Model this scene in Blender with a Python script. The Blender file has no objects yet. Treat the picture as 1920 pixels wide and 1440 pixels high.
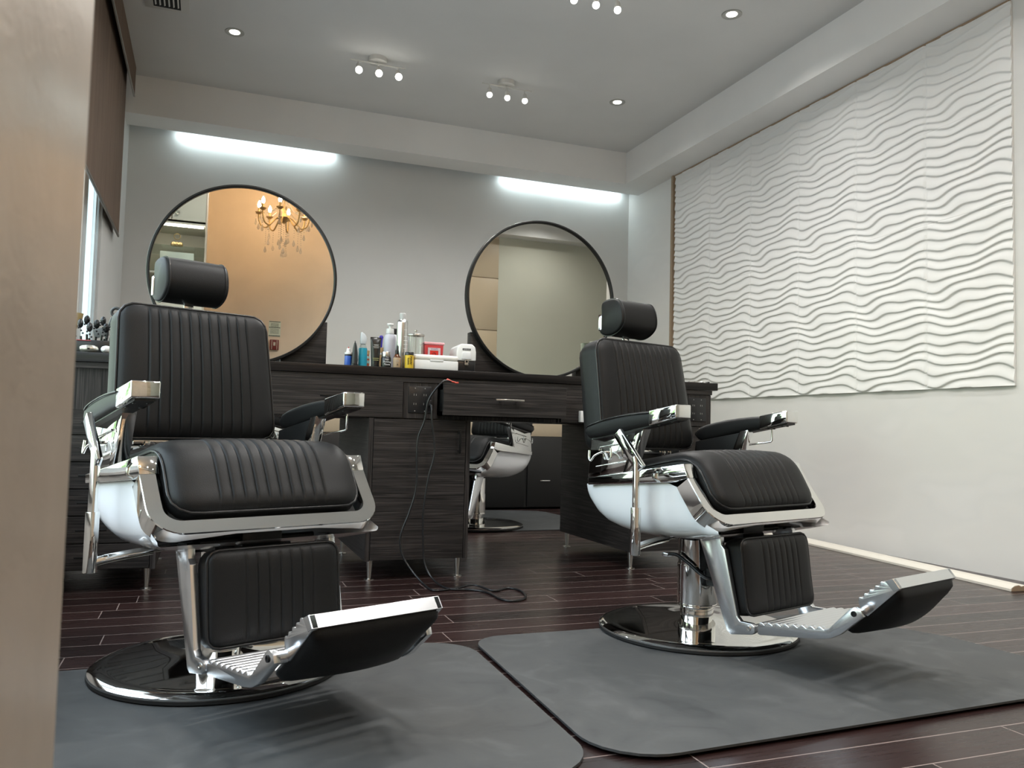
import bpy, bmesh, math, random
import numpy as np
from mathutils import Vector, Matrix
random.seed(7)
S = bpy.context.scene
COL = S.collection
PI = math.pi
# ------------------------------------------------------------------ camera
cam = bpy.data.cameras.new('camera'); camo = bpy.data.objects.new('camera', cam); COL.objects.link(camo)
cam.sensor_width = 36; cam.lens = 1525.37/1920*36; cam.clip_start = .03
CR = Matrix(((0.936063, 0.0421189, 0.3493023), (-0.3510065, 0.0438044, 0.9353479), (0.0240948, -0.9981519, 0.0557876)))  # rows = world axes, columns = camera right, down, forward
m = Matrix(((CR[0][0], -CR[0][1], -CR[0][2]), (CR[1][0], -CR[1][1], -CR[1][2]), (CR[2][0], -CR[2][1], -CR[2][2])))
camo.matrix_world = Matrix.Translation((0, 0, .745)) @ m.to_4x4()
cam.dof.use_dof = True; cam.dof.focus_distance = 3.2; cam.dof.aperture_fstop = 13
S.camera = camo
# ------------------------------------------------------------------ view and world
S.view_settings.view_transform = 'Standard'; S.view_settings.look = 'None'
S.view_settings.gamma = 1; S.view_settings.use_curve_mapping = False
S.view_settings.exposure = 0.72
S.cycles.max_bounces = 10; S.cycles.glossy_bounces = 6; S.cycles.transmission_bounces = 8
S.cycles.caustics_reflective = False; S.cycles.caustics_refractive = False
S.cycles.sample_clamp_indirect = 6; S.cycles.use_denoising = True
W = bpy.data.worlds.new('outdoors'); S.world = W; W.use_nodes = True
nt = W.node_tree; N = nt.nodes; LK = nt.links; N.clear()
def wn(t, **k):
    n = N.new(t)
    for a, b in k.items(): setattr(n, a, b)
    return n
tc = wn('ShaderNodeTexCoord'); sp = wn('ShaderNodeSeparateXYZ'); LK.new(tc.outputs['Generated'], sp.inputs[0])
nz = wn('ShaderNodeTexNoise'); nz.inputs['Scale'].default_value = 9; nz.inputs['Detail'].default_value = 6
LK.new(tc.outputs['Generated'], nz.inputs[0])
gr = wn('ShaderNodeValToRGB'); LK.new(nz.outputs[0], gr.inputs[0])
gr.color_ramp.elements[0].position = .38; gr.color_ramp.elements[0].color = (.10, .16, .07, 1)
gr.color_ramp.elements[1].position = .62; gr.color_ramp.elements[1].color = (.75, .85, .70, 1)
ad = wn('ShaderNodeMath', operation='MULTIPLY_ADD'); ad.inputs[1].default_value = .25
LK.new(nz.outputs[0], ad.inputs[0]); LK.new(sp.outputs[2], ad.inputs[2])
zr = wn('ShaderNodeValToRGB'); LK.new(ad.outputs[0], zr.inputs[0])
e = zr.color_ramp.elements; e[0].position = .36; e[0].color = (0, 0, 0, 1); e[1].position = .50; e[1].color = (1, 1, 1, 1)
mx = wn('ShaderNodeMixRGB'); LK.new(zr.outputs[0], mx.inputs[0]); LK.new(gr.outputs[0], mx.inputs[1]); mx.inputs[2].default_value = (.86, .95, 1.08, 1)
gz = wn('ShaderNodeMath', operation='GREATER_THAN'); gz.inputs[1].default_value = -.03; LK.new(sp.outputs[2], gz.inputs[0])
mx2 = wn('ShaderNodeMixRGB'); LK.new(gz.outputs[0], mx2.inputs[0]); mx2.inputs[1].default_value = (.42, .44, .46, 1); LK.new(mx.outputs[0], mx2.inputs[2])
bg = wn('ShaderNodeBackground'); LK.new(mx2.outputs[0], bg.inputs[0]); bg.inputs[1].default_value = 4.6
wo = wn('ShaderNodeOutputWorld'); LK.new(bg.outputs[0], wo.inputs[0])
# light levels
COVE_W = 1.9; SPOT_W = 25; CHAND_E = 115; WIN_W = 1; WIN_PORTAL = True
# ------------------------------------------------------------------ materials
def mat(name, col, rough=.5, metal=0, **k):
    m = bpy.data.materials.new(name); m.use_nodes = True
    b = m.node_tree.nodes['Principled BSDF']
    b.inputs['Base Color'].default_value = (*col, 1); b.inputs['Roughness'].default_value = rough; b.inputs['Metallic'].default_value = metal
    for a, v in k.items(): b.inputs[a.replace('_', ' ')].default_value = v
    return m
def nodes(m): return m.node_tree.nodes, m.node_tree.links, m.node_tree.nodes['Principled BSDF']
def noise(m, scale=(1, 1, 1), detail=4, dist=0, coord='Object', kind='ShaderNodeTexNoise', sc=1.0):
    n, l, b = nodes(m)
    t = n.new('ShaderNodeTexCoord'); mp = n.new('ShaderNodeMapping'); mp.inputs['Scale'].default_value = scale
    x = n.new(kind); x.inputs['Scale'].default_value = sc
    if kind == 'ShaderNodeTexNoise': x.inputs['Detail'].default_value = detail; x.inputs['Distortion'].default_value = dist
    l.new(t.outputs[coord], mp.inputs[0]); l.new(mp.outputs[0], x.inputs[0])
    return x.outputs[0]
def ramp(m, src, stops):
    n, l, b = nodes(m); r = n.new('ShaderNodeValToRGB'); l.new(src, r.inputs[0])
    e = r.color_ramp.elements
    while len(e) < len(stops): e.new(.5)
    for q, (p, c) in zip(e, stops): q.position = p; q.color = (*c, 1)
    return r.outputs[0]
def bump(m, src, strength=.2, dist=.01):
    n, l, b = nodes(m); u = n.new('ShaderNodeBump'); u.inputs['Strength'].default_value = strength; u.inputs['Distance'].default_value = dist
    l.new(src, u.inputs['Height']); l.new(u.outputs[0], b.inputs['Normal']); return m
def emis(name, col, s):
    m = mat(name, (0, 0, 0), .5); _, _, b = nodes(m)
    b.inputs['Emission Color'].default_value = (*col, 1); b.inputs['Emission Strength'].default_value = s; return m
def paint(name, c, var=.03, rough=.75):
    m = mat(name, c, rough); s = noise(m, (1, 1, 1), 5, .3, sc=1.7); n, l, b = nodes(m)
    o = ramp(m, s, [(.3, tuple(x*(1-var) for x in c)), (.7, tuple(min(1, x*(1+var)) for x in c))]); l.new(o, b.inputs['Base Color'])
    return bump(m, noise(m, (1, 1, 1), 2, sc=160), .05, .002)
LEATHER = mat('black_leather', (.009, .009, .0092), .48, Specular_IOR_Level=.27)
bump(LEATHER, noise(LEATHER, kind='ShaderNodeTexVoronoi', sc=420), .16, .0014)
PIPING = mat('black_piping', (.010, .010, .011), .35)
CHROME = mat('polished_chrome', (.80, .79, .77), .045, 1)
bump(CHROME, noise(CHROME, (1, 1, 1), 2, sc=3.5), .03, .01)
PLATE = mat('mirror_steel', (.78, .78, .77), .05, 1)
bump(PLATE, noise(PLATE, (1, 1, 1), 2, .4, sc=5), .04, .01)
ALU = mat('polished_aluminium', (.74, .75, .77), .24, 1)
ENAMEL = mat('white_enamel', (.90, .91, .93), .16, 0, Coat_Weight=.6, Coat_Roughness=.05)
BLACKM = mat('black_metal', (.012, .012, .013), .4, .3)
RUBBER = mat('black_rubber', (.012, .012, .012), .6)
WHITEP = mat('white_plastic', (.78, .78, .77), .35)
BLACKP = mat('black_plastic', (.012, .012, .013), .3)
def thin_glass(name, tint=(1, 1, 1), refl=.08):
    m = bpy.data.materials.new(name); m.use_nodes = True; n, l = m.node_tree.nodes, m.node_tree.links; n.clear()
    t = n.new('ShaderNodeBsdfTransparent'); t.inputs[0].default_value = (*tint, 1); g = n.new('ShaderNodeBsdfGlossy'); g.inputs['Roughness'].default_value = .02
    lw = n.new('ShaderNodeLayerWeight'); lw.inputs[0].default_value = .25; mr = n.new('ShaderNodeMapRange'); mr.inputs[3].default_value = refl*.5; mr.inputs[4].default_value = .6
    l.new(lw.outputs['Facing'], mr.inputs[0]); mx = n.new('ShaderNodeMixShader'); l.new(mr.outputs[0], mx.inputs[0]); l.new(t.outputs[0], mx.inputs[1]); l.new(g.outputs[0], mx.inputs[2])
    o = n.new('ShaderNodeOutputMaterial'); l.new(mx.outputs[0], o.inputs[0]); return m
def woodgrain(name, horizontal=True, lo=(.007, .0065, .0065), hi=(.056, .048, .045)):
    m = mat(name, lo, .45, 0, Specular_IOR_Level=.28); n, l, b = nodes(m)
    s = noise(m, (1.3, 1.3, 62) if horizontal else (62, 62, 1.3), 8, 1.2, sc=2.1)
    l.new(ramp(m, s, [(.30, lo), (.50, tuple((a+c)/2*.8 for a, c in zip(lo, hi))), (.68, hi)]), b.inputs['Base Color'])
    return bump(m, s, .25, .002)
GLASS = thin_glass('clear_glass', (.92, .96, .95), .12)
WOOD = woodgrain('dark_textured_laminate'); WOODV = woodgrain('dark_vertical_laminate', False)
TOPM = mat('near_black_worktop', (.008, .007, .007), .30, 0, Specular_IOR_Level=.22)
l_ = nodes(TOPM); l_[1].new(ramp(TOPM, noise(TOPM, (1, 1, 30), 5, .5, sc=2), [(.35, (.005, .0045, .0045)), (.7, (.020, .016, .015))]), l_[2].inputs['Base Color'])
WALL = paint('warm_white_paint', (.68, .68, .665)); CEIL = paint('grey_white_ceiling_paint', (.70, .70, .69)); BEAM = paint('soffit_paint', (.80, .795, .78))
# right wall below the panelling: filler patches
WALLR = mat('patched_white_paint', (.6, .59, .56), .7); n, l, b = nodes(WALLR)
s = noise(WALLR, (1, 1.0, 2.2), 2, .1, sc=1.3)
l.new(ramp(WALLR, s, [(.40, (.73, .72, .695)), (.48, (.745, .735, .71)), (.56, (.728, .72, .70)), (.62, (.755, .745, .725))]), b.inputs['Base Color'])
TILE = mat('white_wave_panel', (.82, .815, .80), .55)
FLOOR = mat('dark_plank_floor', (.02, .01, .01), .25, 0, Specular_IOR_Level=.4); n, l, b = nodes(FLOOR)
t = n.new('ShaderNodeTexCoord'); bk = n.new('ShaderNodeTexBrick')
sx_ = n.new('ShaderNodeSeparateXYZ'); l.new(t.outputs['Object'], sx_.inputs[0])
dv = n.new('ShaderNodeMath'); dv.operation = 'DIVIDE'; dv.inputs[1].default_value = .132; l.new(sx_.outputs[1], dv.inputs[0])
fl0 = n.new('ShaderNodeMath'); fl0.operation = 'FLOOR'; l.new(dv.outputs[0], fl0.inputs[0])
wh = n.new('ShaderNodeTexWhiteNoise'); wh.noise_dimensions = '1D'; l.new(fl0.outputs[0], wh.inputs['W'])
ma = n.new('ShaderNodeMath'); ma.operation = 'MULTIPLY_ADD'; ma.inputs[1].default_value = 1.22; l.new(wh.outputs[0], ma.inputs[0]); l.new(sx_.outputs[0], ma.inputs[2])
cb = n.new('ShaderNodeCombineXYZ'); l.new(ma.outputs[0], cb.inputs[0]); l.new(sx_.outputs[1], cb.inputs[1]); l.new(cb.outputs[0], bk.inputs[0])
bk.offset = 0; bk.offset_frequency = 1; bk.inputs['Scale'].default_value = 1
bk.inputs['Brick Width'].default_value = 1.22; bk.inputs['Row Height'].default_value = .132
bk.inputs['Mortar Size'].default_value = .0019; bk.inputs['Mortar Smooth'].default_value = 0; bk.inputs['Bias'].default_value = 0
bk.inputs['Color1'].default_value = (.016, .0085, .0078, 1); bk.inputs['Color2'].default_value = (.036, .018, .0165, 1); bk.inputs['Mortar'].default_value = (.30, .24, .22, 1)
s = noise(FLOOR, (1.0, 34, 1), 7, .8, sc=3.0)
mm = n.new('ShaderNodeMixRGB'); mm.blend_type = 'MULTIPLY'; mm.inputs[0].default_value = .75
l.new(bk.outputs[0], mm.inputs[1]); l.new(ramp(FLOOR, s, [(.3, (.65, .65, .65)), (.7, (1.2, 1.15, 1.15))]), mm.inputs[2]); l.new(mm.outputs[0], b.inputs['Base Color'])
rr = n.new('ShaderNodeMapRange'); rr.inputs[3].default_value = .20; rr.inputs[4].default_value = .38; l.new(s, rr.inputs[0]); l.new(rr.outputs[0], b.inputs['Roughness'])
bump(FLOOR, s, .03, .001)
MAT = mat('grey_rubber_mat', (.105, .110, .112), .62, 0, Specular_IOR_Level=.35); n, l, b = nodes(MAT)
s = noise(MAT, (1, 1, 1), 14, 1.2, sc=6)
l.new(ramp(MAT, s, [(.28, (.052, .055, .057)), (.42, (.066, .070, .072)), (.56, (.072, .076, .077)), (.72, (.092, .096, .098))]), b.inputs['Base Color'])
bump(MAT, noise(MAT, (1, 1, 1), 8, sc=60), .12, .002)
TAN = mat('champagne_laminate', (.47, .37, .285), .36, .30); n, l, b = nodes(TAN)
l.new(ramp(TAN, noise(TAN, (1, 1, 1), 6, .4, sc=14), [(.3, (.52, .43, .34)), (.7, (.60, .50, .40))]), b.inputs['Base Color'])
bump(TAN, noise(TAN, (1, 1, 1.6), 8, 1.0, sc=60), .22, .003)
REARW = paint('tan_plaster', (.74, .61, .48), .08); REARG = paint('sage_grey_paint', (.60, .60, .51), .03); PANELT = paint('pale_wood_panel', (.60, .49, .35), .04, .4)
CREAM = paint('cream_lacquer', (.62, .59, .50), .02, .4)
SHADE = mat('brown_woven_fabric', (.145, .100, .072), .9); n, l, b = nodes(SHADE)
s = noise(SHADE, (1, 9, .5), 4, .6, sc=3); l.new(ramp(SHADE, s, [(.3, (.120, .078, .052)), (.7, (.175, .118, .082))]), b.inputs['Base Color'])
FRAMEM = mat('pale_window_frame', (.66, .72, .74), .4)
TRIMW = mat('cream_moulding', (.74, .70, .62), .5); RAWWOOD = mat('raw_wood', (.33, .24, .16), .7)
# ------------------------------------------------------------------ mesh helpers
def link(name, bm, m, parent=None, smooth=35, bev=None):
    me = bpy.data.meshes.new(name); bm.normal_update(); bm.to_mesh(me); bm.free()
    if smooth is not None:
        me.shade_smooth(); me.set_sharp_from_angle(angle=math.radians(smooth))
    for mm in (m if isinstance(m, (list, tuple)) else [m]): me.materials.append(mm)
    o = bpy.data.objects.new(name, me); COL.objects.link(o)
    if parent is not None: o.parent = parent
    return o
def box(bm, x0, x1, y0, y1, z0, z1, bev=0, seg=2, mi=0):
    v = [bm.verts.new((x, y, z)) for x in (x0, x1) for y in (y0, y1) for z in (z0, z1)]
    F = [(0, 1, 3, 2), (4, 6, 7, 5), (0, 4, 5, 1), (2, 3, 7, 6), (0, 2, 6, 4), (1, 5, 7, 3)]
    fs = [bm.faces.new([v[i] for i in f]) for f in F]
    for f in fs: f.material_index = mi
    if bev: bmesh.ops.bevel(bm, geom=list({e for f in fs for e in f.edges}), offset=bev, segments=seg, profile=.5, affect='EDGES')
    return bm
def NB(): return bmesh.new()
def prism(bm, poly, a, b, axis=0, bev=0, seg=2, mi=0):
    """polygon in the plane across `axis`, extruded from a to b along it"""
    def P(p, c):
        if axis == 0: return (c, p[0], p[1])
        if axis == 1: return (p[0], c, p[1])
        return (p[0], p[1], c)
    A = [bm.verts.new(P(p, a)) for p in poly]; B = [bm.verts.new(P(p, b)) for p in poly]
    fs = [bm.faces.new(A), bm.faces.new(B[::-1])]
    n = len(poly)
    for i in range(n): fs.append(bm.faces.new((A[i], B[i], B[(i+1) % n], A[(i+1) % n])))
    bmesh.ops.recalc_face_normals(bm, faces=fs)
    for f in fs: f.material_index = mi
    if bev: bmesh.ops.bevel(bm, geom=list({e for f in fs for e in f.edges}), offset=bev, segments=seg, profile=.5, affect='EDGES')
    return bm
def lathe(bm, prof, c=(0, 0, 0), n=32, axis=2, mi=0):
    rings = []
    for r, z in prof:
        ring = []
        for i in range(n):
            a = 2*PI*i/n; p = [r*math.cos(a), r*math.sin(a), z]
            if axis == 1: p = [p[0], p[2], p[1]]
            if axis == 0: p = [p[2], p[0], p[1]]
            ring.append(bm.verts.new((p[0]+c[0], p[1]+c[1], p[2]+c[2])))
        rings.append(ring)
    fs = []
    for a, b in zip(rings, rings[1:]):
        for i in range(n): fs.append(bm.faces.new((a[i], a[(i+1) % n], b[(i+1) % n], b[i])))
    ringed = prof[0] == prof[-1]   # a closed section makes an open ring
    if prof[0][0] > 1e-6 and not ringed: fs.append(bm.faces.new(rings[0][::-1]))
    if prof[-1][0] > 1e-6 and not ringed: fs.append(bm.faces.new(rings[-1]))
    bmesh.ops.remove_doubles(bm, verts=[v for r in rings for v in r], dist=1e-6)
    fs = [f for f in fs if f.is_valid]
    bmesh.ops.recalc_face_normals(bm, faces=fs)
    for f in fs: f.material_index = mi
    return bm
def catmull(pts, k=8, closed=False):
    P = [Vector(p) for p in pts]; n = len(P); out = []
    rng = range(n if closed else n-1)
    for i in rng:
        g = (lambda j: P[j % n]) if closed else (lambda j: P[min(max(j, 0), n-1)])
        a, b, c, d = g(i-1), g(i), g(i+1), g(i+2)
        for s in range(k):
            t = s/k
            out.append(.5*((2*b)+(c-a)*t+(2*a-5*b+4*c-d)*t*t+(3*b-a-3*c+d)*t*t*t))
    if not closed: out.append(P[-1])
    return out
def tube(bm, pts, r, n=10, closed=False, mi=0, flat=1.0):
    P = [Vector(p) for p in pts]; N_ = len(P); rings = []; up = None
    for i in range(N_):
        if closed: d = P[(i+1) % N_]-P[i-1]
        else: d = P[min(i+1, N_-1)]-P[max(i-1, 0)]
        d.normalize()
        if up is None:
            up = Vector((0, 0, 1)) if abs(d.z) < .9 else Vector((1, 0, 0))
        up = (up-d*up.dot(d)).normalized(); q = d.cross(up)
        rad = r[i] if isinstance(r, (list, tuple)) else r
        rings.append([bm.verts.new(P[i]+up*rad*math.cos(2*PI*j/n)+q*rad*flat*math.sin(2*PI*j/n)) for j in range(n)])
    fs = []
    m_ = N_ if closed else N_-1
    for i in range(m_):
        a, b = rings[i], rings[(i+1) % N_]
        for j in range(n): fs.append(bm.faces.new((a[j], a[(j+1) % n], b[(j+1) % n], b[j])))
    if not closed: fs.append(bm.faces.new(rings[0][::-1])); fs.append(bm.faces.new(rings[-1]))
    bmesh.ops.recalc_face_normals(bm, faces=fs)
    for f in fs: f.material_index = mi
    return bm
def beam(bm, a, b, w, t, wdir=(1, 0, 0), bev=0):
    """flat bar from a to b, width w across wdir, thickness t"""
    a, b = Vector(a), Vector(b); d = (b-a).normalized(); w_ = Vector(wdir); w_ = (w_-d*w_.dot(d)).normalized(); t_ = d.cross(w_)
    vs = [bm.verts.new(p+w_*sw*w/2+t_*st*t/2) for p in (a, b) for sw, st in ((-1, -1), (1, -1), (1, 1), (-1, 1))]
    fs = [bm.faces.new([vs[i] for i in f]) for f in ((0, 1, 2, 3), (4, 5, 6, 7), (0, 1, 5, 4), (1, 2, 6, 5), (2, 3, 7, 6), (3, 0, 4, 7))]
    bmesh.ops.recalc_face_normals(bm, faces=fs)
    if bev: bmesh.ops.bevel(bm, geom=list({e for f in fs for e in f.edges}), offset=bev, segments=2, profile=.5, affect='EDGES')
    return bm
def tag(o, label=None, cat=None, group=None, kind=None):
    if label: o['label'] = label
    if cat: o['category'] = cat
    if group: o['group'] = group
    if kind: o['kind'] = kind
    return o
def thing(name, loc, label, cat, rz=0, group=None):
    o = bpy.data.objects.new(name, None); COL.objects.link(o); o.location = loc; o.rotation_euler = (0, 0, rz)
    o.empty_display_size = .1
    return tag(o, label, cat, group)
def struct(name, bm, m, smooth=None): return tag(link(name, bm, m, None, smooth), kind='structure')
def copy_tree(o, parent=None, loc=None, rz=None, label=None):
    c = o.copy(); COL.objects.link(c); c.parent = parent
    if loc is not None: c.location = loc
    if rz is not None: c.rotation_euler = (0, 0, rz)
    if label: c['label'] = label
    for ch in list(o.children): copy_tree(ch, c)
    return c
def text(name, s, size, loc, rot, m, parent, depth=.0004, align='CENTER'):
    cu = bpy.data.curves.new(name, 'FONT'); cu.body = s; cu.size = size; cu.extrude = depth; cu.align_x = align; cu.align_y = 'CENTER'
    tmp = bpy.data.objects.new('tmp_text', cu); COL.objects.link(tmp)
    me = bpy.data.meshes.new_from_object(tmp.evaluated_get(bpy.context.evaluated_depsgraph_get())); bpy.data.objects.remove(tmp)
    me.materials.clear(); me.materials.append(m)
    o = bpy.data.objects.new(name, me); COL.objects.link(o); o.parent = parent; o.location = loc; o.rotation_euler = rot
    return o
FRONT = (PI/2, 0, 0)
# ------------------------------------------------------------------ upholstered pad
def sheet(path, k=14):
    P = catmull([(0, p[0], p[1]) for p in path], k)
    A = [0]
    for a, b in zip(P, P[1:]): A.append(A[-1]+(b-a).length)
    def at(t):
        t = max(0, min(A[-1], t)); i = 0
        while i < len(A)-2 and A[i+1] < t: i += 1
        f = (t-A[i])/max(1e-9, A[i+1]-A[i]); p = P[i].lerp(P[i+1], f)
        d = (P[min(i+2, len(P)-1)]-P[max(i-1, 0)]).normalized()
        return p, d
    return at, A[-1]
def pad(name, path, hw, r0, r1, bulge, R, depth, chans, m, parent, flip=1, taper=0, groove=.006, crown=0, nt=26, pipe=.0042, wallbulge=.006, backinset=.02, piping=True, pm=None):
    """soft pad on a curved sheet; path = (y,z) centre line, half width hw, vertical stitched channels"""
    at, L = sheet(path)
    def M(x, t, n):
        p, d = at(t); nn = Vector((0, -d.z, d.y))*flip
        return Vector((x*(1+taper*(t/L-.5)), p.y+nn.y*n, p.z+nn.z*n))
    xs = set()
    for i in range(17): xs.add(round(hw*math.sin((i/16-.5)*PI), 5))
    if chans:
        c0, cn, cp = chans
        for i in range(cn):
            for q in (-.28, -.12, -.05, 0, .05, .12, .28, .5): xs.add(round(c0+(i+q)*cp, 5))
    xs = sorted(x for x in xs if abs(x) <= hw+1e-6)
    g = [xs[0]]
    for x in xs[1:]:
        if x-g[-1] > .0015: g.append(x)
    g[-1] = hw; xs = g
    def c(x, r):
        e = abs(x)-(hw-r)
        return 0 if e <= 0 else r-math.sqrt(max(0, r*r-e*e))
    def h(x, t):
        lo, hi = c(x, r0), L-c(x, r1)
        # distance to the border
        def cd(r, tt):
            ex, et = abs(x)-(hw-r), (r-tt)
            return r-math.hypot(ex, et) if ex > 0 and et > 0 else min(hw-abs(x), tt)
        d = max(0, min(cd(r0, t), cd(r1, L-t)))
        q = min(d/R, 1); v = bulge*math.sqrt(max(0, 1-(1-q)**2))+crown*(1-(x/hw)**2)*math.sin(PI*t/L)*min(1, q)
        if chans:
            cc = (x-c0)/cp
            if -.5 <= cc <= cn-.5:
                k = cc-round(cc); v -= groove*math.exp(-(k*cp/.0028)**2)*min(1, d/.03); v += groove*.45*abs(math.sin(PI*cc))**.6*min(1, d/.04) if 0 <= cc <= cn-1 else 0
        return v
    bm = NB(); G = []
    for x in xs:
        lo, hi = c(x, r0), L-c(x, r1); row = []
        for j in range(nt+1):
            f = .5-.5*math.cos(PI*j/nt) ; f = .45*f+.55*j/nt if 0 < j < nt else j/nt
            t = lo+(hi-lo)*f; row.append(bm.verts.new(M(x, t, h(x, t)))); row[-1].index = 0
        G.append(row)
    for a, b in zip(G, G[1:]):
        for j in range(nt): bm.faces.new((a[j], b[j], b[j+1], a[j+1]))
    border = [(xs[i], c(xs[i], r0), G[i][0]) for i in range(len(xs))]
    lo, hi = c(hw, r0), L-c(hw, r1)
    def tt(j, lo, hi):
        f = .5-.5*math.cos(PI*j/nt); f = .45*f+.55*j/nt if 0 < j < nt else j/nt
        return lo+(hi-lo)*f
    border += [(hw, tt(j, lo, hi), G[-1][j]) for j in range(1, nt+1)]
    border += [(xs[i], L-c(xs[i], r1), G[i][-1]) for i in range(len(xs)-2, -1, -1)]
    border += [(-hw, tt(j, lo, hi), G[0][j]) for j in range(nt-1, 0, -1)]
    cx, ct = 0, L/2
    prev = [b[2] for b in border]
    for n_, ins in ((-depth*.33, -wallbulge), (-depth*.7, -wallbulge), (-depth, backinset*.3), (-depth-backinset*.35, backinset)):
        ring = []
        for x, t, _ in border:
            sx = x*(1-ins/hw); st = ct+(t-ct)*(1-ins/(L/2))
            p0 = M(sx, max(0, min(L, st)), n_)
            if st > L or st < 0: p, d = at(max(0, min(L, st))); p0 += d*(st-max(0, min(L, st)))
            ring.append(bm.verts.new(p0))
        k = len(ring)
        for i in range(k): bm.faces.new((prev[i], ring[i], ring[(i+1) % k], prev[(i+1) % k]))
        prev = ring
    bm.faces.new(prev)
    bmesh.ops.recalc_face_normals(bm, faces=bm.faces)
    o = link(name, bm, m, parent, 60)
    if piping:
        pts = []
        last = None
        for x, t, _ in border:
            p = M(x*(1+.002/hw), t, .001)
            if last is None or (p-last).length > .004: pts.append(p); last = p
        if (pts[0]-pts[-1]).length < .004: pts.pop()
        link('piping', tube(NB(), pts, pipe, 8, True), pm or PIPING, o, 60)
    return o
# ------------------------------------------------------------------ barber chair (front looks to local -y)
def make_chair(label, group, foot_rot=0.0, drop=0.0):
    T = thing('barber_chair', (0, 0, 0), label, 'barber chair', 0, group)
    # base
    b = link('base_plate', lathe(NB(), [(0, .012), (.352, .012), (.360, .010), (.3605, .018), (.350, .024), (.325, .030), (.317, .0285), (.308, .030), (.20, .040), (.10, .050), (.066, .058), (.0, .058)], n=96), CHROME, T, 40)
    link('rubber_rim', lathe(NB(), [(.30, .0), (.352, .0), (.3635, .004), (.3635, .013), (.352, .0125), (.30, .0125), (.30, .0)], n=96), RUBBER, b, 40)
    bm = lathe(NB(), [(.0, .05), (.061, .05), (.061, .100), (.0, .100)], n=48)
    lathe(bm, [(.0, .098), (.070, .098), (.0735, .102), (.0735, .245), (.0, .247)], n=48)
    lathe(bm, [(.0, .244), (.0705, .244), (.0705, .385), (.0, .385)], n=48)
    c = link('column', bm, CHROME, T, 40)
    link('collar', lathe(NB(), [(.060, .094), (.0745, .094), (.076, .098), (.0745, .103), (.060, .103), (.060, .094)], n=48), CHROME, c, 40)
    # foot pump lever
    p = link('pump_lever', tube(NB(), catmull([(-.02, -.070, .225), (-.05, -.130, .237), (-.085, -.105, .240), (-.088, -.03, .280), (-.088, .02, .302), (-.086, .06, .302)], 6), .0065, 8), BLACKM, T, 50)
    bm = box(NB(), -.104, -.068, .055, .085, .292, .306, .003); link('pedal', bm, ALU, p)
    bm = box(NB(), -.03, .03, -.125, -.06, .20, .262, .004); link('pump_housing', bm, BLACKM, p)
    # mechanism under the seat
    bm = box(NB(), -.115, .115, -.20, .15, .375, .41, .004); box(bm, -.13, -.10, -.09, -.03, .37, .395, .003); box(bm, -.06, .06, -.25, -.17, .385, .44, .004)
    tube(bm, [(-.17, -.225, .418), (.17, -.225, .418)], .009, 10)
    link('seat_mechanism', bm, BLACKM, T)
    # shell
    bm = NB(); rings = []
    ys = [-.345, -.30, -.25, -.20, -.12, -.03, .06, .13, .19, .235, .262, .280, .292, .297]
    outl = lambda y: float(np.interp(y, [-.36, -.30, -.25, -.20, -.1, -.02, .07, .17, .23, .263, .28, .292, .297], [.436, .417, .404, .395, .387, .383, .384, .399, .421, .447, .468, .495, .53]))
    topz = lambda y: float(np.interp(y, [-.345, -.31, -.27, -.222, -.185, -.17, .30], [.437, .452, .485, .535, .585, .592, .552]))
    for y in ys:
        w = .322 if y < .17 else .322-.028*((y-.17)/.127)**2.2
        zt, zb = topz(y), outl(y); hh = max(.012, zt-zb); r = min(.115, hh*.98); sec = []
        for k in range(6): sec.append((-w, zt-(hh-r)*k/6))
        for k in range(13):
            a = k/12*PI/2; ex = .75
            sec.append((-w+r*(1-math.cos(a)**ex)*1.15, zb+r*(1-math.sin(a)**ex)))
        sec = sec+[(-x, z) for x, z in sec[::-1]]
        rings.append([bm.verts.new((x, y, z)) for x, z in sec])
    for a, b_ in zip(rings, rings[1:]):
        for i in range(len(a)-1): bm.faces.new((a[i], a[i+1], b_[i+1], b_[i]))
    last = rings[-1]; inner = [bm.verts.new((v.co.x*.93, .300, v.co.z*.97+.0165)) for v in last]
    for i in range(len(last)-1): bm.faces.new((last[i], last[i+1], inner[i+1], inner[i]))
    bm.faces.new(inner)
    top = [bm.verts.new((v[0].co.x, v[0].co.y, v[0].co.z)) for v in rings]
    for a, b_ in zip(rings[4:], rings[5:]): bm.faces.new((a[0], b_[0], b_[-1], a[-1]))
    for v in top: bm.verts.remove(v)
    bmesh.ops.recalc_face_normals(bm, faces=bm.faces)
    sh = link('seat_shell', bm, ENAMEL, T, 45)
    bm = NB()
    for sx in (-1, 1):
        lathe(bm, [(0, 0), (.006, 0), (.0065, .002), (.004, .004), (0, .004)], (sx*.20, .23, .413), 10)
    link('screw', bm, CHROME, sh)
    # side trims with their front returns
    for sx in (-1, 1):
        poly = [(.250, .579), (.246, .552), (-.178, .589), (-.232, .606), (-.210, .653)]
        bm = prism(NB(), poly, sx*.286, sx*.337, 0, .003); link('side_trim', bm, PLATE, T)
    # front frame: U band on a curved sheet
    at, L = sheet([(-.232, .606), (-.262, .565), (-.297, .520), (-.332, .484), (-.353, .462)])
    HW, RC, WB = .337, .085, .043
    cl = [(-HW+WB/2, .0)]
    for k in range(1, 6): cl.append((-HW+WB/2, (L-RC)*k/6))
    rc = RC-WB/2
    for k in range(9):
        a = k/8*PI/2; cl.append((-HW+WB/2+rc*(1-math.cos(a)), L-RC+rc*math.sin(a)))
    cl = cl+[(-.12, L-WB/2), (0, L-WB/2)]
    cl = cl+[(-x, t) for x, t in cl[-2::-1]]
    bm = NB(); rings = []
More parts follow.
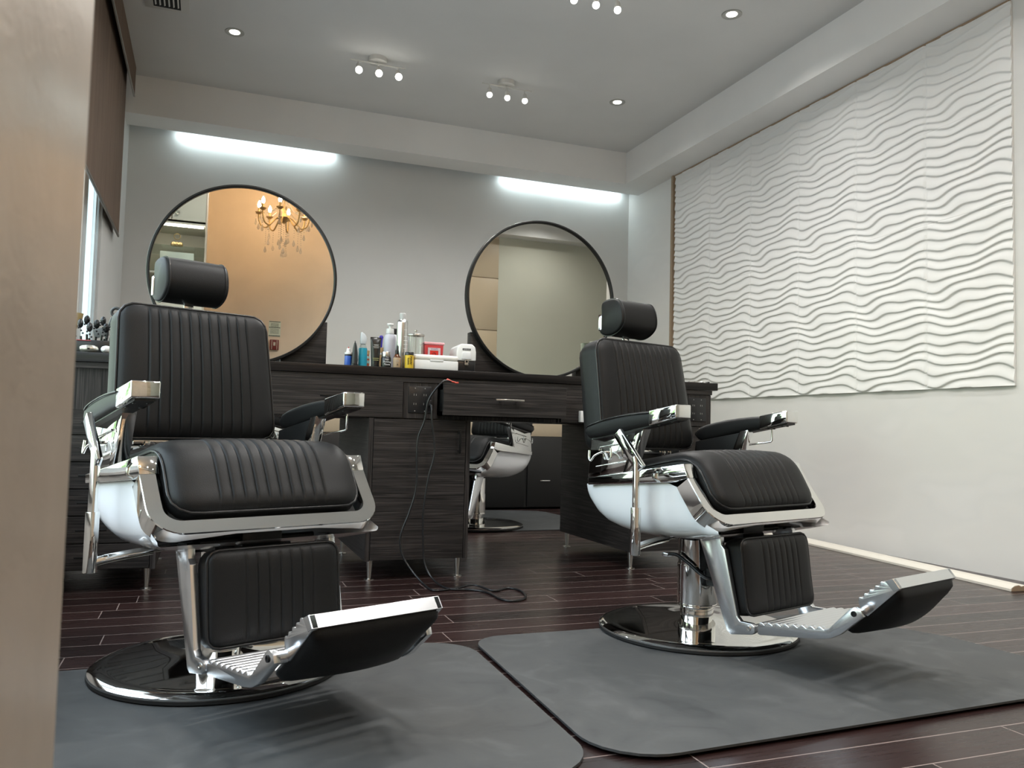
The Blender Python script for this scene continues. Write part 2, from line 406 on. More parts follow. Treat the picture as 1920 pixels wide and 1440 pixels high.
    for i, (x, t) in enumerate(cl):
        a, b_ = cl[max(i-1, 0)], cl[min(i+1, len(cl)-1)]; dx, dt = b_[0]-a[0], b_[1]-a[1]; q = math.hypot(dx, dt); nx, nt_ = -dt/q, dx/q
        ring = []
        for w, n_ in ((-.5, -.058), (-.5, -.003), (-.46, 0), (.46, 0), (.5, -.003), (.5, -.058)):
            X, T_ = x-nx*w*WB*-1, t-nt_*w*WB*-1
            if n_ < -.03: n_ = -.058+.044*min(1, max(0, (.315-abs(x))/.10))
            p, d = at(T_); nn = Vector((0, d.z, -d.y)); 
            if T_ > L: p = p+d*(T_-L)
            ring.append(bm.verts.new(Vector((X, p.y, p.z))+nn*-n_*-1))
        rings.append(ring)
    for a, b_ in zip(rings, rings[1:]):
        for j in range(6): bm.faces.new((a[j], a[(j+1) % 6], b_[(j+1) % 6], b_[j]))
    bm.faces.new(rings[0]); bm.faces.new(rings[-1][::-1])
    bmesh.ops.recalc_face_normals(bm, faces=bm.faces)
    ff = link('front_frame', bm, CHROME, T, 28)
    bm = NB()
    for sx in (-1, 1): lathe(bm, [(0, sx*.004), (.006, sx*.004), (.006, 0), (0, 0)], (sx*.312, -.300, .452), 10, 0)
    link('screw', bm, CHROME, ff)
    # seat
    pad('seat_cushion', [(.21, .604), (.12, .617), (.006, .634), (-.09, .653), (-.155, .662), (-.200, .655), (-.233, .630), (-.259, .592), (-.287, .545), (-.320, .508)], .278, .03, .062, .030, .055, .045, (-.155, 10, .0345), LEATHER, T, flip=-1, groove=.0032, crown=.006, nt=44, wallbulge=.002, backinset=.012)
    bm = prism(NB(), [(.24, .575), (.24, .60), (-.16, .64), (-.19, .60), (-.25, .53), (-.305, .48), (-.29, .46), (-.18, .57)], -.275, .275, 0, .006); link('seat_base', bm, RUBBER, T)
    # backrest
    pad('backrest', [(.244, .690), (.262, .80), (.285, .94), (.319, 1.122)], .255, .045, .052, .020, .05, .105, (-.166, 11, .0336), LEATHER, T, flip=1, taper=-.075, groove=.0035, crown=.012, nt=30, wallbulge=.003, backinset=.022)
    bm = box(NB(), -.20, .20, .262, .272, .668, .688, .002)
    for x in (-.16, .10, .135):
        box(bm, x-.008, x+.008, .250, .265, .665, .681, .002)
    tube(bm, [(.17, .27, .668), (.225, .235, .655), (.25, .20, .640)], .009, 8)
    tube(bm, [(-.17, .27, .668), (-.225, .25, .655), (-.25, .22, .640)], .009, 8)
    link('back_hinge', bm, CHROME, T)
    bm = box(NB(), -.10, .10, .27, .30, .58, .69, .004); link('back_support', bm, BLACKM, T)
    # headrest
    prof = catmull([(0, y, z) for y, z in [(.430, 1.288), (.385, 1.299), (.340, 1.292), (.316, 1.264), (.306, 1.220), (.312, 1.188), (.336, 1.164), (.372, 1.150), (.410, 1.150), (.440, 1.164), (.442, 1.190), (.432, 1.200), (.432, 1.245)]], 5, True)
    cy, cz = .375, 1.224
    bm = NB(); rings = []
    for x, s_ in ((-.107, .90), (-.103, .965), (-.096, 1.0), (-.088, 1.0), (-.04, 1.012), (.04, 1.012), (.088, 1.0), (.096, 1.0), (.103, .965), (.107, .90)):
        rings.append([bm.verts.new((x, cy+(p.y-cy)*s_, cz+(p.z-cz)*s_)) for p in prof])
    n_ = len(prof)
    for a, b_ in zip(rings, rings[1:]):
        for i in range(n_): bm.faces.new((a[i], a[(i+1) % n_], b_[(i+1) % n_], b_[i]))
    bm.faces.new(rings[0]); bm.faces.new(rings[-1][::-1]); bmesh.ops.recalc_face_normals(bm, faces=bm.faces)
    hr = link('headrest', bm, LEATHER, T, 50)
    for sx in (-1, 1): link('piping', tube(NB(), [(sx*.095, cy+(p.y-cy)*1.006, cz+(p.z-cz)*1.006) for p in prof], .0025, 6, True), PIPING, hr, 60)
    bm = box(NB(), -.110, .110, .424, .445, 1.172, 1.240, .004); link('back_bracket', bm, PLATE, hr)
    bm = box(NB(), -.016, .016, .385, .397, 1.06, 1.16, .003); link('headrest_post', bm, CHROME, T)
    # arms
    for sx in (-1, 1):
        bm = NB(); rings = []
        for y, zt, zb, g in ((-.072, .829, .7765, 1), (-.02, .8265, .768, 1.0), (.04, .821, .756, 1.0), (.10, .813, .7445, 1.0), (.155, .803, .734, 1.0), (.20, .793, .727, .99), (.235, .780, .727, .95), (.253, .768, .738, .84), (.260, .757, .747, .60)):
            ring = []; w = .038*g; h = (zt-zb)/2; c_ = (zt+zb)/2
            for k in range(24):
                a = 2*PI*k/24; ca, sa = math.cos(a), math.sin(a); ex = .5 if g > .9 else .8
                ring.append(bm.verts.new((sx*.3175+w*math.copysign(abs(ca)**ex, ca), y, c_+h*math.copysign(abs(sa)**(ex*1.1), sa))))
            rings.append(ring)
        for a, b_ in zip(rings, rings[1:]):
            for i in range(24): bm.faces.new((a[i], a[(i+1) % 24], b_[(i+1) % 24], b_[i]))
        bm.faces.new(rings[0]); bm.faces.new(rings[-1][::-1]); bmesh.ops.recalc_face_normals(bm, faces=bm.faces)
        ar = link('armrest', bm, LEATHER, T, 50)
        link('piping', tube(NB(), catmull([(sx*.3555, -.07, .822), (sx*.3560, .04, .8135), (sx*.3560, .155, .7945), (sx*.3550, .215, .779), (sx*.345, .252, .768), (sx*.3175, .262, .7655)], 6), .0028, 6), PIPING, ar, 60)
        link('arm_cap', prism(NB(), [(-.194, .851), (-.194, .804), (-.070, .7765), (-.070, .8305)], sx*.3175-.0385, sx*.3175+.0385, 0, .0045, 3), PLATE, ar)
        bm = prism(NB(), [(-.188, .803), (-.188, .797), (.22, .722), (.22, .735)], sx*.3175-.026, sx*.3175+.026)
        for y, z in ((-.16, .795), (-.10, .784)):
            for q in (-.018, .018): lathe(bm, [(0, -.004), (.005, -.004), (.005, .003), (0, .003)], (sx*.3175+q, y, z-.002), 8)
        link('mounting_plate', bm, BLACKM, ar)
        pn = link('arm_panel', prism(NB(), [(-.017, .774), (.250, .725), (.268, .580), (.058, .603)], sx*.300, sx*.3185, 0, .002), PLATE, T)
        link('support_wedge', prism(NB(), [(-.018, .774), (.020, .767), (.085, .603), (.045, .606)], sx*.280, sx*.321, 0, .0025), PLATE, pn)
        link('leather_panel', prism(NB(), [(.024, .762), (.245, .722), (.262, .600), (.09, .612)], sx*.281, sx*.300, 0, .003), LEATHER, pn)
        link('screw', lathe(NB(), [(0, 0), (.006, 0), (.005, -sx*.003), (0, -sx*.004)], (sx*.281, .075, .665), 10, 0), CHROME, pn)
    # embossed rails and double hook on the lever side
    bm = NB(); tube(bm, [(.3225, .198, .694), (.3225, .06, .717)], .003, 8); tube(bm, [(.3225, .218, .622), (.3225, .07, .648)], .003, 8); link('side_rail', bm, CHROME, T, 50)
    bm = tube(NB(), [(-.3215, .205, .683), (-.3215, .205, .690), (-.3225, .198, .694), (-.3225, .06, .717)], .003, 8); tube(bm, [(-.3225, .218, .622), (-.3225, .07, .648)], .003, 8)
    lathe(bm, [(0, -.004), (.006, -.004), (.007, .001), (0, .001)], (-.319, .030, .715), 12, 0)
    link('side_rail', bm, CHROME, T, 50)
    for sx in (-1, 1):
        hk = link('coat_hook', tube(NB(), catmull([(sx*a, b_, c_) for a, b_, c_ in ((.348, .231, .682), (.352, .228, .655), (.355, .214, .644), (.350, .199, .664), (.340, .173, .677), (.345, .149, .674), (.352, .127, .651), (.352, .112, .661), (.350, .117, .694))], 6), .0038, 8), CHROME, T, 60)
        link('hook_mount', tube(NB(), [(sx*.318, .173, .677), (sx*.342, .173, .677)], .005, 8), CHROME, hk)
    # towel bar under the other arm
    link('towel_bar', tube(NB(), [(.338, .03, .713), (.352, -.03, .722), (.364, -.066, .729), (.366, -.070, .733), (.366, -.070, .792)], .0036, 8), CHROME, T, 60)
    # recline lever
    lv = link('recline_lever', beam(NB(), (-.394, .038, .752), (-.390, -.072, .628), .016, .040, (1, 0, 0), .0025), PLATE, T)
    link('lever_rod', tube(NB(), [(-.392, -.045, .668), (-.393, -.052, .65), (-.394, -.053, .49)], .0125, 14), CHROME, lv, 60)
    link('lever_sleeve', lathe(NB(), [(.011, .335), (.0165, .335), (.0175, .337), (.0175, .494), (.0165, .497), (.011, .497)], (-.394, -.054, 0), 24), CHROME, lv, 40)
    bm = NB(); tube(bm, catmull([(-.385, -.054, .362), (-.35, -.055, .369), (-.29, -.056, .377), (-.235, -.056, .382)], 5), [.0125]*16, 12); tube(bm, [(-.24, -.056, .382), (-.115, -.058, .388)], .007, 8)
    link('lever_arm', bm, ENAMEL if False else CHROME, lv, 60)
    # leg rest
    for sx in (-1, 1):
        poly = [(-.186, .395), (-.200, .418), (-.262, .424), (-.272, .412), (-.276, .385), (-.290, .372), (-.340, .163), (-.354, .150), (-.395, .151), (-.409, .144), (-.409, .124), (-.398, .116), (-.318, .101), (-.302, .110), (-.199, .362)]
        br = link('leg_bracket', prism(NB(), poly, sx*.198, sx*.218, 0, .0022), ALU, T)
        link('pivot_bolt', lathe(NB(), [(0, sx*.003), (.004, sx*.003), (.0045, sx*.0045), (.0085, sx*.0045), (.009, 0), (0, 0)], (sx*.218, -.388, .134), 14, 0), CHROME, br, 40)
    pad('calf_pad', [(-.329, .409), (-.338, .35), (-.350, .25), (-.364, .163)], .190, .032, .030, .014, .035, .070, (-.090, 7, .0325), LEATHER, T, flip=-1, groove=.0025, crown=.004, nt=20, wallbulge=.002, backinset=.012)
    # foot plate, rotated about its pivot
    pv = (-.388, .135); ca, sa = math.cos(foot_rot), math.sin(foot_rot)
    def rt(p): y, z = p[0]-pv[0], p[1]-pv[1]; return (pv[0]+y*ca-z*sa, pv[1]+y*sa+z*ca)
    def serr(p0, p1, n, amp):
        out = []; d = Vector((p1[0]-p0[0], p1[1]-p0[1])); nn = Vector((d.y, -d.x)).normalized()
        if nn.y < 0: nn = -nn
        for i in range(n):
            for f, h in ((0, 0), (.22, .75), (.42, 1), (.62, .75), (.84, 0)):
                q = Vector(p0)+d*((i+f)/n)+nn*amp*h; out.append((q.x, q.y))
        return out+[p1]
    top = serr((-.418, .150), (-.652, .172), 8, .008)
    rail = top+[(-.664, .176), (-.735, .245), (-.748, .250), (-.768, .243), (-.774, .226), (-.700, .165), (-.668, .149), (-.630, .141), (-.424, .119), (-.416, .122)]
    slat = top+[(-.652, .158), (-.418, .136)]
    bm = NB()
    for sx in (-1, 1): prism(bm, [rt(p) for p in rail], sx*.196, sx*.213, 0, .0015)
    prism(bm, [rt(p) for p in slat], -.196, .196)
    tube(bm, [(-.196, *rt((-.395, .136))), (.196, *rt((-.395, .136)))], .010, 10)
    for sx in (-1, 1):
        tube(bm, [(sx*.196, *rt((-.748, .230))), (sx*.172, *rt((-.748, .230)))], .015, 14)
    fp = link('foot_plate', bm, ALU, T, 30)
    for sx in (-1, 1):
        q = rt((-.746, .231)); link('hinge_bolt', lathe(NB(), [(0, sx*.002), (.004, sx*.002), (.0045, sx*.004), (.008, sx*.004), (.0085, 0), (0, 0)], (sx*.213, q[0], q[1]), 14, 0), BLACKM, fp, 40)
    # flap
    ftop = serr((-.738, .262), (-.822, .327), 5, .007)
    frail = ftop+[(-.845, .338), (-.864, .312), (-.856, .304), (-.765, .222), (-.745, .232)]
    bm = NB()
    for sx in (-1, 1): prism(bm, [rt(p) for p in frail], sx*.158, sx*.173, 0, .0015)
    prism(bm, [rt(p) for p in ftop+[(-.828, .318), (-.745, .252)]], -.158, .158)
    prism(bm, [rt(p) for p in [(-.822, .328), (-.845, .338), (-.864, .312), (-.846, .302)]], -.1748, .1748, 0, .0008, 1)
    fl_ = link('foot_flap', bm, ALU, T, 30)
    pad('flap_pad', [rt(p) for p in [(-.690, .168), (-.750, .214), (-.807, .262), (-.858, .304)]], .170, .022, .012, .030, .07, .012, None, LEATHER, fl_, flip=1, crown=.020, nt=16, wallbulge=.001, backinset=.006, piping=False)
    for c_ in T.children:   # the lift is a little lower or higher on each chair
        if not c_.name.startswith(('base_plate', 'column')): c_.location.z -= drop
    return T
# ------------------------------------------------------------------ the room
XL, XR, YB, YF, ZC, ZS = -.73, 4.12, 7.60, -1.20, 3.53, 3.215
XRR = 5.6   # the rear part of the shop is wider
struct('floor', box(NB(), -1.0, XRR+.1, YF-.15, YB+.15, -.05, 0), FLOOR)
struct('ceiling', box(NB(), -1.0, XRR+.1, YF-.15, YB+.15, ZC, ZC+.08), CEIL)
struct('wall_back', box(NB(), -1.0, XR+.15, YB, YB+.15, 0, ZC), WALL)
struct('wall_right', box(NB(), XR, XR+.15, .6, YB+.15, 0, ZC), WALLR)
bm = box(NB(), XR+.15, XRR, .6, .75, 0, ZC); box(bm, XRR, XRR+.15, YF-.15, .75, 0, ZC); struct('wall_side', bm, WALL)
struct('wall_front', box(NB(), -1.0, XRR+.15, YF-.15, YF, 0, ZC), REARW)
# left wall with the window opening
WY0, WY1, WZ0, WZ1 = 1.15, 6.15, .58, 3.25
bm = box(NB(), XL-.16, XL, WY1, YB+.1, 0, ZC); box(bm, XL-.16, XL, YF-.15, WY0, 0, ZC)
box(bm, XL-.16, XL, WY0, WY1, 0, WZ0); box(bm, XL-.16, XL, WY0, WY1, WZ1, ZC); struct('wall_left', bm, WALL)
# soffits
struct('trim_1', box(NB(), XL, XR, 7.10, 7.40, ZS, ZC), BEAM)
struct('trim_2', box(NB(), 3.812, XR, .6, 7.10, ZS, ZC), BEAM)
bm = box(NB(), 3.46, XRR, YF, YF+.02, .0, ZC); struct('trim_3', bm, REARG)
struct('trim_4', box(NB(), .9, XRR, YF+.02, YF+.22, ZS+.02, ZC), BEAM)
# window frame and panes
bm = NB()
box(bm, XL-.10, XL-.045, 5.62, 5.80, WZ0, WZ1); box(bm, XL-.12, XL-.06, 5.30, 5.46, WZ0, WZ1)
for y in (WY0, 2.35, 3.6, 4.85, WY1-.06): box(bm, XL-.11, XL-.05, y, y+.06, WZ0, WZ1)
for z in (WZ0, WZ1-.06): box(bm, XL-.11, XL-.05, WY0, WY1, z, z+.06)
box(bm, XL-.05, XL-.015, WY1-.045, WY1-.004, WZ0, WZ1); box(bm, XL-.04, XL-.025, WY1-.12, WY1-.06, WZ0, WZ1)
wf = struct('window_1', bm, FRAMEM)
gl = link('glass', box(NB(), XL-.085, XL-.079, WY0+.03, WY1-.03, WZ0+.03, WZ1-.03), thin_glass('window_glass', (.93, .97, .97), .05), wf)
gl['kind'] = 'structure'
struct('trim_5', box(NB(), XL-.16, XL+.05, WY0-.03, WY1+.03, WZ0-.03, WZ0+.005), WALL)
# right wall: narrow wood edge strips and baseboards
struct('baseboard_right', box(NB(), 4.100, XR, .76, 3.13, 0, .10, .004), WALL)
bm = box(NB(), XR-.03, XR, 6.668, 6.705, 1.05, ZS); box(bm, XR-.018, XR, 3.19, 6.668, ZS-.012, ZS); struct('trim_6', bm, RAWWOOD)
struct('baseboard_back', box(NB(), 3.0, XR, YB-.015, YB, 0, .10, .003), WALL)
# ------------------------------------------------------------------ wave panels on the right wall
TW, TH, NW = .5785, .5750, 10
def wave_h(u, v):
    """u along the wall, v downwards, both in panel units; depth of relief in metres"""
    f = v*NW+.30*np.sin(2*PI*u+1.0*np.sin(2*PI*v)+.4)+.14*np.sin(4*PI*u+.9*np.sin(2*PI*v+1)+.6)+.07*np.sin(2*PI*u-4*PI*v+2.0)+.13*np.sin(4*PI*v+.5+1.5*np.sin(2*PI*u+1))
    t = f-np.floor(f)
    rise = .5-.5*np.cos(PI*np.clip(t/.92, 0, 1)); fall = .5+.5*np.cos(PI*np.clip((t-.92)/.08, 0, 1))
    return .0092*np.where(t < .92, rise, fall)
def wave_panels():
    y0, z0, z1 = 3.180, 1.050, ZS-.012
    ncol, per = 6, 56
    U = np.linspace(0, ncol, ncol*per+1); nz_ = 620; Zs = np.linspace(z1, z0, nz_)
    uu, zz = np.meshgrid(U, Zs); vv = (ZS-zz)/TH
    hh = wave_h(uu, vv)
    seam = np.abs(uu-np.round(uu)); hh = np.where((seam < .0045) & (uu > .01) & (uu < ncol-.01), -.002, hh)
    rs = np.abs(vv-np.round(vv)); hh = np.where(rs*TH < .0012, hh-.002, hh)
    X = XR-.012-hh; Yv = y0+uu*TW
    nu = U.size
    co = np.stack([X, Yv, zz], -1).reshape(-1, 3)
    idx = np.arange(nz_*nu).reshape(nz_, nu)
    a, b_, c_, d = idx[:-1, :-1], idx[:-1, 1:], idx[1:, 1:], idx[1:, :-1]
    faces = np.stack([a, b_, c_, d], -1).reshape(-1, 4)
    # rim back to the wall
    bord = np.concatenate([idx[0, :], idx[1:, -1], idx[-1, -2::-1], idx[-2:0:-1, 0]])
    back = co[bord].copy(); back[:, 0] = XR-.001; k = len(bord); bi = np.arange(k)+len(co)
    rim = np.stack([bord, np.roll(bord, -1), np.roll(bi, -1), bi], -1)[:, ::-1]
    co = np.concatenate([co, back]); faces = np.concatenate([faces, rim])
    me = bpy.data.meshes.new('wave_panelling'); me.vertices.add(len(co)); me.vertices.foreach_set('co', co.ravel())
    me.loops.add(faces.size); me.loops.foreach_set('vertex_index', faces.ravel())
    me.polygons.add(len(faces)); me.polygons.foreach_set('loop_start', np.arange(0, faces.size, 4)); me.polygons.foreach_set('loop_total', np.full(len(faces), 4))
    me.update(); me.validate(); me.shade_smooth(); me.set_sharp_from_angle(angle=math.radians(60)); me.materials.append(TILE)
    o = bpy.data.objects.new('wave_panelling', me); COL.objects.link(o); return o
tag(wave_panels(), 'white three-dimensional wave relief panelling covering the upper right wall', 'wall panelling')
# loose moulding on the floor
mo = link('floor_moulding', prism(NB(), [(0, 0), (.122, 0), (.122, .016), (.108, .025), (.088, .029), (.066, .024), (.048, .031), (.022, .027), (.006, .018), (0, .012)], 0, 2.62, 1, 0), TRIMW, None, 30)
mo.location = (3.775, 2.955, .001); mo.rotation_euler = (0, 0, -math.atan(.0860))
tag(mo, 'long loose cream moulding lying on the floor along the right wall', 'moulding')
link('cut_end', prism(NB(), [(.002, .001), (.120, .001), (.120, .015), (.106, .023), (.088, .026), (.066, .021), (.048, .028), (.022, .024), (.008, .016)], -.0015, .002, 1), RAWWOOD, mo, None)['label'] = 'raw wood cut end'
# ------------------------------------------------------------------ roller shade, valance
sh = thing('roller_shade', (-.692, 4.0, 2.15), 'brown woven roller shade half lowered over the left window', 'window shade')
link('fabric', box(NB(), -.002, .002, -1.4, 2.82, 0, 1.3), SHADE, sh)
link('hem_bar', box(NB(), -.006, .006, -1.4, 2.82, -.012, .010, .003), mat('bronze_bar', (.13, .11, .09), .4, .6), sh)
va = thing('shade_valance', (-.665, 4.0, 3.40), 'brown fabric valance box above the roller shade, up against the ceiling', 'valance')
link('fascia', box(NB(), .018, .025, -2.9, 2.95, -.10, .13), SHADE, va)
link('bottom_rail', box(NB(), .014, .028, -2.9, 2.95, -.108, -.098, .002), mat('grey_rail', (.35, .35, .33), .4, .5), va)
# ------------------------------------------------------------------ display cabinet beside the camera
dc = thing('display_cabinet', (-.385, .26, 0), 'tall champagne-coloured cabinet side filling the left edge, nearest to the camera', 'cabinet')
link('side_panel', box(NB(), .297, .315, -.26, .250, 0, 3.4, .002), TAN, dc)
bm = box(NB(), -.30, .297, -.26, -.24, 0, 3.4); box(bm, -.318, -.30, -.26, .250, 0, 3.4)
for z in (.08, .9, 1.35, 1.9, 2.12, 2.60, 3.38): box(bm, -.30, .297, -.24, .238, z, z+.018)
link('carcass', bm, CREAM, dc)
KN = mat('brushed_knob', (.6, .58, .52), .3, 1)
for x0, x1 in ((-.298, -.004), (.002, .296)):
    d = link('door', box(NB(), x0, x1, .238, .255, 2.635, 3.39, .002), CREAM, dc)
    link('knob', lathe(NB(), [(0, .028), (.014, .026), (.018, .018), (.010, .008), (.007, 0), (0, 0)], ((x1-.05) if x0 < -.1 else x0+.045, .255, 2.70), 16, 1), KN, d, 40)
for x0, x1 in ((-.298, -.004), (.002, .296)):
    link('lower_door', box(NB(), x0, x1, .238, .255, .10, .895, .002), CREAM, dc)
for z in (1.12, 1.62): link('drawer_front', box(NB(), -.298, .296, .238, .255, z-.22, z+.24, .002), CREAM, dc)
link('light_strip', box(NB(), -.28, .28, .205, .235, 2.580, 2.590), emis('cabinet_light', (1, .93, .80), 9), dc)
link('glass_shelf', box(NB(), -.30, .297, -.23, .23, 2.385, 2.393), GLASS, dc)
orn = link('gold_ornament', tube(NB(), [(.028*math.cos(a), 0, .10+.028*math.sin(a)) for a in np.linspace(0, 2*PI, 17)[:-1]], .004, 6, True), mat('antique_gold', (.45, .33, .16), .35, .9))
orn.location = (-.335, .42, 2.393)
me_ = NB()
for dx in (-.03, 0, .03): lathe(me_, [(0, 0), (.020, .006), (.026, .024), (.018, .044), (0, .052)], (dx, 0, 0), 12)
bmo = link('bead_base', me_, orn.data.materials[0], orn)
tag(orn, 'small gold ring ornament on beads, on the glass shelf seen in the left mirror', 'ornament')
wb = link('storage_box', box(NB(), -.16, .14, -.16, .16, 0, .21, .006), mat('pale_box', (.62, .66, .58), .5)); wb.location = (-.32, .25, 2.138); tag(wb, 'pale green-white box under the glass shelf, reflected in the left mirror', 'box')
# ------------------------------------------------------------------ reflected rear wall
pp = thing('wood_panelling', (3.30, YF, 0), 'pale tan panels with thin dark joints, seen at the left of the right mirror', 'wall panelling')
for z0, z1 in ((0, .665), (.67, 1.335), (1.34, 2.01), (2.015, 2.687), (2.692, 3.21)):
    link('panel', box(NB(), -.35, .16, .002, .022, z0+.003, z1-.003, .001), PANELT, pp)
nb = thing('wall_notice', (.70, YF+.002, 1.858), 'small white notice with dark bars on the tan wall, reflected in the left mirror', 'notice')
link('sheet', box(NB(), -.068, .068, 0, .003, -.09, .09), mat('notice_paper', (.62, .68, .58), .6), nb)
bm = NB()
for z in (.082, .014, -.082): box(bm, -.064, .064, .003, .004, z-.004, z+.004)
for k in range(6): box(bm, -.045, .045, .003, .0038, .06-.0075*k, .0625-.0075*k); box(bm, -.05, .05, .003, .0038, -.005-.0105*k, -.002-.0105*k)
link('printing', bm, mat('dark_ink', (.04, .05, .04), .6), nb)
fa = thing('fire_alarm_pull', (.702, YF+.002, 1.667), 'dark red wall call point with pale stripes below the notice, reflected in the left mirror', 'alarm')
link('housing', box(NB(), -.05, .05, 0, .03, -.06, .06, .004), mat('alarm_red', (.17, .02, .015), .4), fa)
bm = box(NB(), -.032, -.027, .030, .032, -.055, .055); box(bm, .027, .032, .030, .032, -.055, .055); box(bm, -.012, .012, .030, .033, -.01, .03)
link('stripe', bm, mat('alarm_cream', (.6, .55, .45), .5), fa)
# ------------------------------------------------------------------ back of the room
lc = thing('low_cabinet', (1.7, 7.34, 0), 'long low black cabinet against the far wall, glimpsed under the worktop', 'cabinet')
BLK = mat('black_lacquer', (.008, .008, .008), .45)
bm = box(NB(), -2.30, 2.25, -.19, .25, .02, .685); link('body', bm, BLK, lc)
for i in range(4):
    x = -2.30+i*1.1+.14
    d = link('door', box(NB(), x, x+1.07, -.212, -.192, .03, .68, .002), BLK, lc)
    link('handle', beam(NB(), (x+.12, -.235, .27), (x+.22, -.235, .27), .010, .010, (0, 0, 1), .002), CHROME, d)
link('upper_ledge', box(NB(), -2.30, 2.25, -.10, .25, .685, .90, .002), PANELT, lc)['label'] = 'tan upper ledge'
# cove lights hidden above the back soffit
for k, (x0, x1) in enumerate(((-.38, 1.05), (2.62, 4.05))):
    st = thing('cove_light', ((x0+x1)/2, 7.560, 3.275), ['cool white cove light washing the back wall above the left mirror', 'cool white cove light washing the back wall near the right corner'][k], 'cove light')
    hw = (x1-x0)/2
    link('diffuser', box(NB(), -hw, hw, -.02, .02, 0, .012), emis('cove_led_%d' % k, (.82, .97, 1), 1.6), st); link('channel', box(NB(), -hw, hw, -.03, .024, .012, .03), WHITEP, st)
    li = bpy.data.lights.new('cove_lamp', 'AREA'); li.shape = 'RECTANGLE'; li.size = x1-x0-.1; li.size_y = .05; li.energy = COVE_W; li.color = (.80, .97, 1.0)
    lo = bpy.data.objects.new('cove_lamp', li); COL.objects.link(lo); lo.parent = st; lo.location = (0, -.01, -.014); lo.rotation_euler = (math.radians(32), 0, 0)
# ------------------------------------------------------------------ ceiling fixtures
BULB = emis('warm_white_bulb', (1, .96, .86), 5); TRK = mat('white_fixture', (.62, .61, .58), .4)
def lamp(kind, name, e, loc, parent, col=(1, .975, .94), r=.03, spot=150):
    li = bpy.data.lights.new(name, kind); li.energy = e; li.color = col
    if kind == 'SPOT': li.spot_size = math.radians(spot); li.spot_blend = .8
    li.shadow_soft_size = r
    o = bpy.data.objects.new(name, li); COL.objects.link(o); o.parent = parent; o.location = loc; return o
def downlight(label, w=1):
    t = thing('downlight', (0, 0, 0), label, 'ceiling light', 0, 'recessed downlights')
    link('trim_ring', lathe(NB(), [(.040, -.002), (.062, -.006), (.066, -.004), (.066, 0), (.040, 0), (.040, -.002)], n=32), mat('nickel_ring', (.42, .42, .40), .35, .6), t, 40)
    link('bulb', lathe(NB(), [(0, -.008), (.024, -.007), (.034, -.003), (.036, 0), (0, 0)], n=24), BULB, t, 60)
    lamp('SPOT', 'downlight_lamp', SPOT_W*w, (0, 0, -.02), t)
    return t
def spotbar(label, tilt, w=1):
    t = thing('ceiling_spotlight', (0, 0, 0), label, 'ceiling light', 0, 'three-bulb spotlight bars')
    link('canopy', lathe(NB(), [(0, -.038), (.066, -.038), (.071, -.034), (.071, 0), (0, 0)], n=36), TRK, t, 40)
    link('bar', tube(NB(), [(-.21, -.03, -.058), (.21, -.03, -.058)], .006, 8), TRK, t, 60)
    link('stem', tube(NB(), [(0, 0, -.036), (0, -.03, -.058)], .006, 8), TRK, t, 60)
    for k in (-1, 0, 1):
        bm = tube(NB(), [(.15*k, -.03, -.058), (.15*k, -.03, -.088)], .006, 8)
        tube(bm, [(.15*k, -.03, -.085), (.15*k, -.03-.006*tilt, -.095), (.15*k, -.03-.03*tilt, -.135)], [.008, .017, .020], 14)
        h = link('spot_head', bm, TRK, t, 50)
        bm = NB(); bmesh.ops.create_icosphere(bm, subdivisions=3, radius=.0215+.004*tilt, matrix=Matrix.Translation((.15*k, -.03-.036*tilt, -.147)))
        link('bulb', bm, BULB, h, 60)
        lamp('SPOT', 'spot_lamp', SPOT_W*w, (.15*k, -.03-.04*tilt, -.185), t)
    return t
D = downlight('round recessed downlight nearest to the left window blind', .45); D.location = (.07, 6.02, ZC)
copy_tree(D, None, (3.138, 6.02, ZC), 0, 'round recessed downlight nearest to the far right ceiling corner')
D = downlight('round recessed downlight at the top edge, right of the spotlight bars', 1.1); D.location = (3.148, 4.43, ZC)
T1 = spotbar('three-bulb spotlight bar above and between the mirrors, left of the two whole ones', 1.2, .40); T1.location = (1.098, 6.02, ZC)
T2 = spotbar('three-bulb spotlight bar closest to the far right downlight, right of the two whole ones', .25, .40); T2.location = (2.135, 6.02, ZC)
T2 = spotbar('three-bulb spotlight bar cut off by the top edge of the picture', .25, 1.1); T2.location = (2.150, 4.47, ZC)
# unseen fixtures added for light: the grid carried on, plus a rear pair
for x, y, w in ((.07, 4.45, 'above the left chair, by the window'), (.07, 1.3, 'just in front of the display cabinet'), (3.14, 2.87, 'above the space right of the right chair'), (3.14, 1.3, 'right of the front chairs, towards the entrance'), (2.4, -.45, 'closest to the tan entrance wall'), (3.9, -.45, 'nearest to the sage entrance wall')):
    copy_tree(D, None, (x, y, ZC), 0, 'unseen recessed downlight added overhead, '+w)
for x, y, w in ((1.10, 2.87, 'between the two front chairs'), (2.15, 1.3, 'closest to the entrance side')):  # out-of-view spotlight bars, added for their light
    copy_tree(T2, None, (x, y, ZC), 0, 'unseen three-bulb spotlight bar added overhead, '+w)
ve = thing('air_vent', (-.365, 5.62, ZC), 'ceiling air vent with dark slots at the top edge left', 'air vent')
link('frame', prism(NB(), [(-.14, -.25), (.14, -.25), (.14, .25), (-.14, .25)], -.006, 0, 2, .002), TRK, ve)
link('dark_slots', box(NB(), -.085, .085, -.19, .21, -.008, -.0055), mat('vent_dark', (.01, .01, .01), .8), ve)
for k in range(6): link('louver', beam(NB(), (-.07+.028*k, -.19, -.010), (-.07+.028*k, .18, -.010), .010, .002, (1, 0, .6)), TRK, ve)
